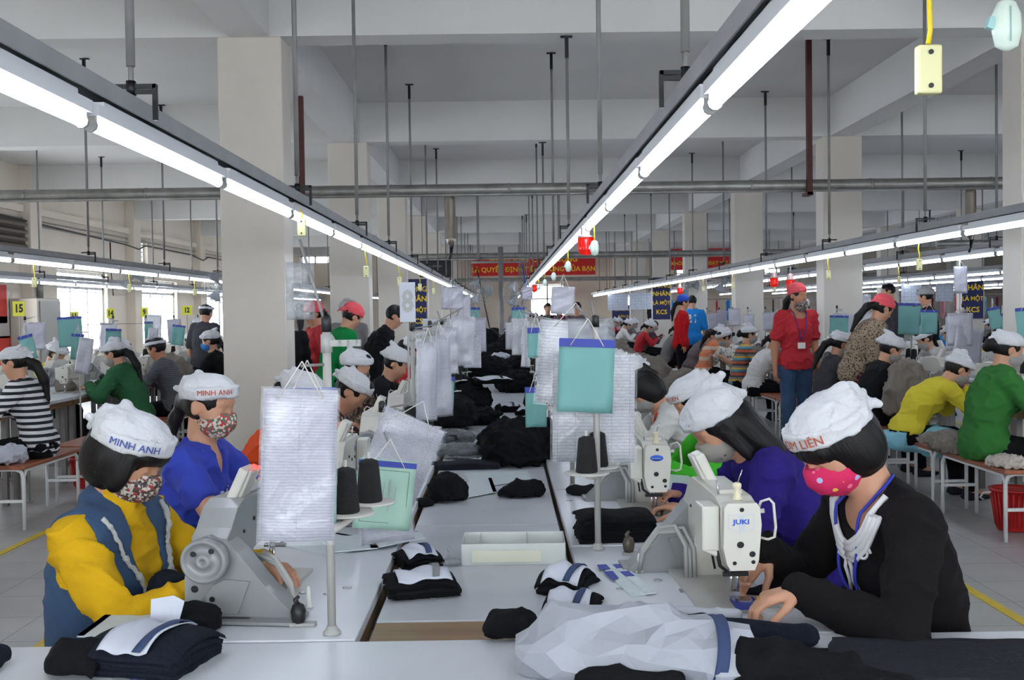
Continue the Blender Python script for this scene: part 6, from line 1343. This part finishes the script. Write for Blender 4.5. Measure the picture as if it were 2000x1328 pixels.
# red basket under the right bench
def basket(x, y, label, m=None):
    e = empty('plastic_basket', (x, y, 0)); tag(e, label, 'basket', 'red plastic baskets'); g = MB(); rb = m or mat('red_plastic', (190, 36, 34), .4)
    g.lathe([(.10, .004), (.105, .01), (.14, .26), (.155, .265), (.155, .275), (.14, .275), (.134, .26), (.10, .02), (.01, .018)], 28); 
    for k_ in range(28):
        a = k_ / 28 * 6.283; g.tube([(.108 * math.cos(a), .108 * math.sin(a), .03), (.143 * math.cos(a), .143 * math.sin(a), .25)], .005, 5)
    g.build('basket_body', rb, e); MB().tube([(-.15, 0, .25), (-.18, .04, .24), (-.175, .1, .2), (-.15, .1, .18)], .006, 6).build('basket_handle', white, e)
basket(3.30, 7.0, 'red plastic basket under the nearest right bench'); basket(-3.6, 9.3, 'red plastic basket under a left bench'); basket(-3.75, 10.5, 'red plastic basket behind the green-jacketed woman')
# ---------------------------------------------------------------- sockets, beacons, fans, mast
def socket(x, y, z, L, label, kind=0):
    e = empty('hanging_socket', (x, y, z)); tag(e, label, 'socket', 'sockets hanging on yellow cords'); g = MB(); g.tube([(0, 0, .045), (.004, 0, .07), (-.006, .0, .07 + L * .5), (0, 0, .07 + L)], .0045, 6); g.build('cord', yellowc, e)
    g = MB(); g.box((0, 0, 0), (.042, .024, .085)); m_ = mat('socket_ivory', (202, 198, 146), .4); ob = g.build('socket_body', m_, e, bevel=.004); g = MB()
    for s in (-1, 1): g.cyl((.005 * 0, -.0125, s * .029), (0, -.0145, s * .029), .0045, n=10)
    g.build('socket_hole', darkm, e); return e
def socket_round(x, y, z, L, label):
    e = empty('pull_switch', (x, y, z)); tag(e, label, 'switch', 'sockets hanging on yellow cords'); g = MB(); g.tube([(0, 0, .04), (0, 0, .07 + L)], .004, 6); g.build('cord', yellowc, e)
    o_ = MB().lathe([(.006, -.044), (.02, -.036), (.026, -.01), (.025, .02), (.016, .04), (.005, .046)], 20, xf=Matrix.Diagonal((1, .6, 1, 1))).build('switch_body', mat('greenish_white_plastic', (206, 220, 206), .35), e); g = MB(); g.tube([(0, -.0162, .03), (0, -.0162, -.03)], .0012, 5); g.box((-.028, 0, .004), (.012, .014, .02), ry=.3); g.build('switch_seam', mat('switch_lever', (150, 190, 186), .4), e)
p = at(1813, 137, 1.9); socket(p.x, p.y, p.z, .6, 'ivory two-hole socket on a yellow cord nearest the camera'); p = at(1966, 50, 1.9); socket_round(p.x, p.y, p.z, .6, 'rounded pull switch at the upper right corner')
e = empty('cable_bar', (.81, 1.9, 2.53)); tag(e, 'thin bar above the picture that carries the near socket cords', 'bar'); MB().box((0, 0, 0), (.6, .03, .03)).build('bar', rodm, e)
for s in (-1, 1): MB().cyl((s * .25, 0, 0), (s * .25, 0, ZS - 2.53), .008).build('hanger_rod', rodm, e)
for i, y in enumerate((6.3, 8.9, 11.5, 14.0, 16.5, 19, 21.5)): socket_round(.5 + .03, y, 1.83, .06, 'small switch under the near right light rail, %s from the camera' % ORD[i])
for i, y in enumerate((5.4, 7.9, 10.4, 12.9, 15.4, 18, 20.5)): socket(-1.03 + .03, y, 1.77 if i else 1.9, .12 if i else .02, 'small socket under the left light rail, %s from the camera' % ORD[i])
for i, y in enumerate((8.2, 10.5, 12.6, 14.9, 17.1, 19.3)): socket(3.15, y, 1.78, .1, 'small socket under the rail over the aisle benches, %s from the camera' % ORD[i])
for i, y in enumerate((10.2, 13.0, 16.0, 19)): socket(4.75, y, 1.78, .1, 'small socket under the rail beyond the aisle columns, %s from the camera' % ORD[i])
for i, y in enumerate((9.5, 11.9, 14.4)): socket(-4.1, y, 1.78, .1, 'small socket under the striped-sweater row rail, %s from the camera' % ORD[i])
def beacon(px, py, Y, label, lit=True, sc_=1.0):
    p = at(px, py, Y); e = empty('warning_beacon', (p.x, p.y, p.z)); e.scale = (sc_,) * 3; tag(e, label, 'beacon', 'red warning beacons under the rails')
    g = MB(); g.lathe([(.02, -.075), (.04, -.066), (.046, -.045), (.046, .03)], 20); 
    for k_ in range(14): a = k_ / 14 * 6.283; g.tube([(.047 * math.cos(a), .047 * math.sin(a), -.05), (.047 * math.cos(a), .047 * math.sin(a), .028)], .002, 5)
    g.build('red_dome', redl, e); MB().lathe([(.05, .03), (.05, .042), (.03, .045), (.03, .09), (.01, .1)], 18).build('beacon_base', mat('beacon_clear', (200, 170, 164), .3), e); MB().cyl((0, 0, .09), (0, 0, .17), .006).build('stem', rodm, e)
beacon(1144, 474, 6.6, 'red ribbed beacon lamp under the near right light rail'); beacon(1044, 561, 17.9, 'tiny red beacon far along the near right light rail'); beacon(1544, 552, 11.8, 'red beacon above the coral-scarfed standing woman'); beacon(1512, 548, 12.5, 'dark red beacon left of the one above the coral scarf'); beacon(1328, 566, 19.2, 'small red beacon by the navy board')
def fan(px, py, Y, rz, label, post=None, r=.22):
    p = at(px, py, Y); e = empty('wall_fan', (p.x, p.y, p.z), math.radians(rz)); tag(e, label, 'fan', 'grey caged fans'); T = Matrix.Rotation(math.radians(-90), 4, 'X'); g = MB()
    for q, zz in ((1.0, .0), (1.0, .03), (.75, .055), (.5, .068), (.25, .075), (.75, -.025), (.5, -.04)): g.tube([(r * q * math.cos(a / 24 * 6.283), -zz, r * q * math.sin(a / 24 * 6.283)) for a in range(24)], .003, 5, closed=True)
    for a in range(28):
        t = a / 28 * 6.283; c_, s_ = math.cos(t), math.sin(t); g.tube([(r * .12 * c_, -.078, r * .12 * s_), (r * .6 * c_, -.066, r * .6 * s_), (r * c_, -.03, r * s_), (r * c_, 0, r * s_), (r * .55 * c_, .04, r * .55 * s_), (r * .2 * c_, .045, r * .2 * s_)], .0018, 4)
    g.build('cage', greyp, e)
    for k_ in range(3):
        a0 = k_ * 2.094; g = MB(); g.grid(lambda u, v: ((.03 + u * r * .82) * math.cos(a0 + (v - .5) * (.5 + u * .5)), -.02 - .03 * (v - .5), (.03 + u * r * .82) * math.sin(a0 + (v - .5) * (.5 + u * .5))), 6, 5); g.build('blade', mat('fan_blade', (150, 156, 164), .35), e, solid=.003)
    MB().lathe([(.03, -.08), (.035, -.075), (.05, .04), (.06, .1), (.04, .15)], 16, xf=Matrix.Rotation(math.radians(-90), 4, 'X')).build('motor_housing', greyp, e); MB().tube([(0, .12, 0), (0, .2, -.05), (0, .22, -.2)], .014, 8).build('bracket', greyp, e)
e = empty('steel_mast', (-.05, 18.2, 0)); tag(e, 'grey steel mast rising from the centre tables with fans beside it', 'mast'); MB().cyl((0, 0, 0), (0, 0, 2.55), .045, n=14).build('mast', rodm, e); MB().cyl((-.5, 0, 2.3), (.45, 0, 2.3), .02).build('crossbar', rodm, e); MB().tube([(-.4, -.05, 2.2), (-.3, -.1, 1.7), (-.2, -.1, 1.2), (0, -.08, 1.05)], .012, 6).build('cable', blackp, e); MB().tube([(.35, -.05, 2.25), (.42, -.1, 1.9), (.3, -.1, 1.4), (.03, -.08, 1.15)], .01, 6).build('cable', bluecap, e)
fan(938, 568, 18.0, -18, 'caged fan left of the steel mast'); fan(1008, 574, 18.0, 25, 'caged fan right of the steel mast'); fan(255, 540, 17.5, 20, 'caged fan on the left beside the first bright window'); fan(1345, 558, 22, 10, 'caged fan beside the far aisle column'); fan(1415, 548, 21, -15, 'caged fan on the aisle side column with turned head', r=.25); fan(430, 560, 15, 30, 'caged fan beside the first column on the left')
# dividing frames by the aisle columns: rails on posts
def rack(x, y, w, h, label, n=10, rz=0):
    e = empty('garment_rack', (x, y, 0), rz); tag(e, label, 'rack', 'garment racks'); g = MB(); g.tube([(-w / 2, 0, 0), (-w / 2, 0, h), (w / 2, 0, h), (w / 2, 0, 0)], .015, 8); g.build('rack_frame', rodm, e); r = random.Random(int(x * 10 + y)); ms = [redt, blu15, teal, dgr, wh2, pnk, mrn, blk]
    for i in range(n):
        xx = -w / 2 + w * (i + .5) / n; o_ = link('hanging_garment', sdf_mesh([('ell', (0, 0, -.12), (.02, .2, .09), None, .02), ('ell', (0, 0, -.36), (.024, .18, .32), None, .03)], .02, 'hg', dict(amp=.01, scale=(5, 9, 9), seed=i)), None, r.choice(ms), (x + xx * math.cos(rz), y + xx * math.sin(rz), h), rz + r.uniform(-.3, .3)); tag(o_, 'garment %s from left on the %s' % (ORD[i], label), 'garment', 'garments on racks')
rack(-5.2, 24, 2.2, 1.75, 'garment rack between far left columns', 8); rack(7.0, 33, 5.5, 1.75, 'far right-hand end garment rack', 16); rack(13.5, 30, 6, 1.75, 'garment rack before the right wall', 16)
def board(x, y, w, h, z, m, label):
    o = MB().box((0, 0, h / 2), (w, .04, h)).build('partition_board', m, None, (x, y, z)); tag(o, label, 'partition')

# every hanging sheet gets something to hang from: an arm on the nearest stand, or a pole of its own
for o_ in list(CARDS):
    x, y, z = o_.location; best = min(STANDS, key=lambda q: (q[0] - x) ** 2 + (q[1] - y) ** 2); d = math.hypot(best[0] - x, best[1] - y)
    if d < .05: continue
    if d < .6:
        zz = min(z + .05, best[2] - .02); a = Vector((0, 0, zz - (best[3].location.z))); b = Vector((x - best[0], y - best[1] + .006, z + .05 - best[3].location.z)); MB().tube([a, b], .0035, 6).build('hook_wire', rodm, best[3])
    else:
        x0 = x; tz = TZ if ((abs(x0 + .64) < .3 and y < 17.5) or (abs(x0 - .48) < .29 and y < 16.8) or (3.53 < x0 < 3.87 and 6.6 < y < 22) or (4.44 < x0 < 4.97 and 10 < y < 22) or (-4.98 < x0 < -3.88 and 7.6 < y < 17)) else (WZ if -.31 < x0 < .17 and y < 19.9 else 0)
        e = empty('sheet_pole', (x, y + .02, tz)); STANDS.append((x, y + .02, z + .08, e)); MB().cyl((0, 0, 0), (0, 0, z + .08 - tz), .008, n=8).build('pole', greyp, e); MB().lathe([(.03, 0), (.03, .008), (.012, .014)], 12).build('base_flange', greyp, e); tag(e, 'grey pole carrying the ' + ' '.join(o_['label'].split()[:12]), 'pole', 'plain poles carrying sheets')
c_ = at(458, 905, 8.0); o_ = MB().box((0, 0, 0), (.12, .004, .2)).build('notice', paperw, None, (-1.95, 8.155, c_.z)); tag(o_, 'small white notice with red mark taped low on the first column', 'notice'); MB().box((.01, -.004, .02), (.1, .002, .02)).build('red_mark', redb, o_)

p = at(508, 926, 5.0); o_ = MB().box((0, 0, 0), (.012, .075, .15)).build('phone', blackp, None, (-.78, 4.95, .985), .5, bevel=.005); tag(o_, 'black smartphone held up by the woman in orange', 'phone'); o_.location = (p.x, 5.0, p.z)
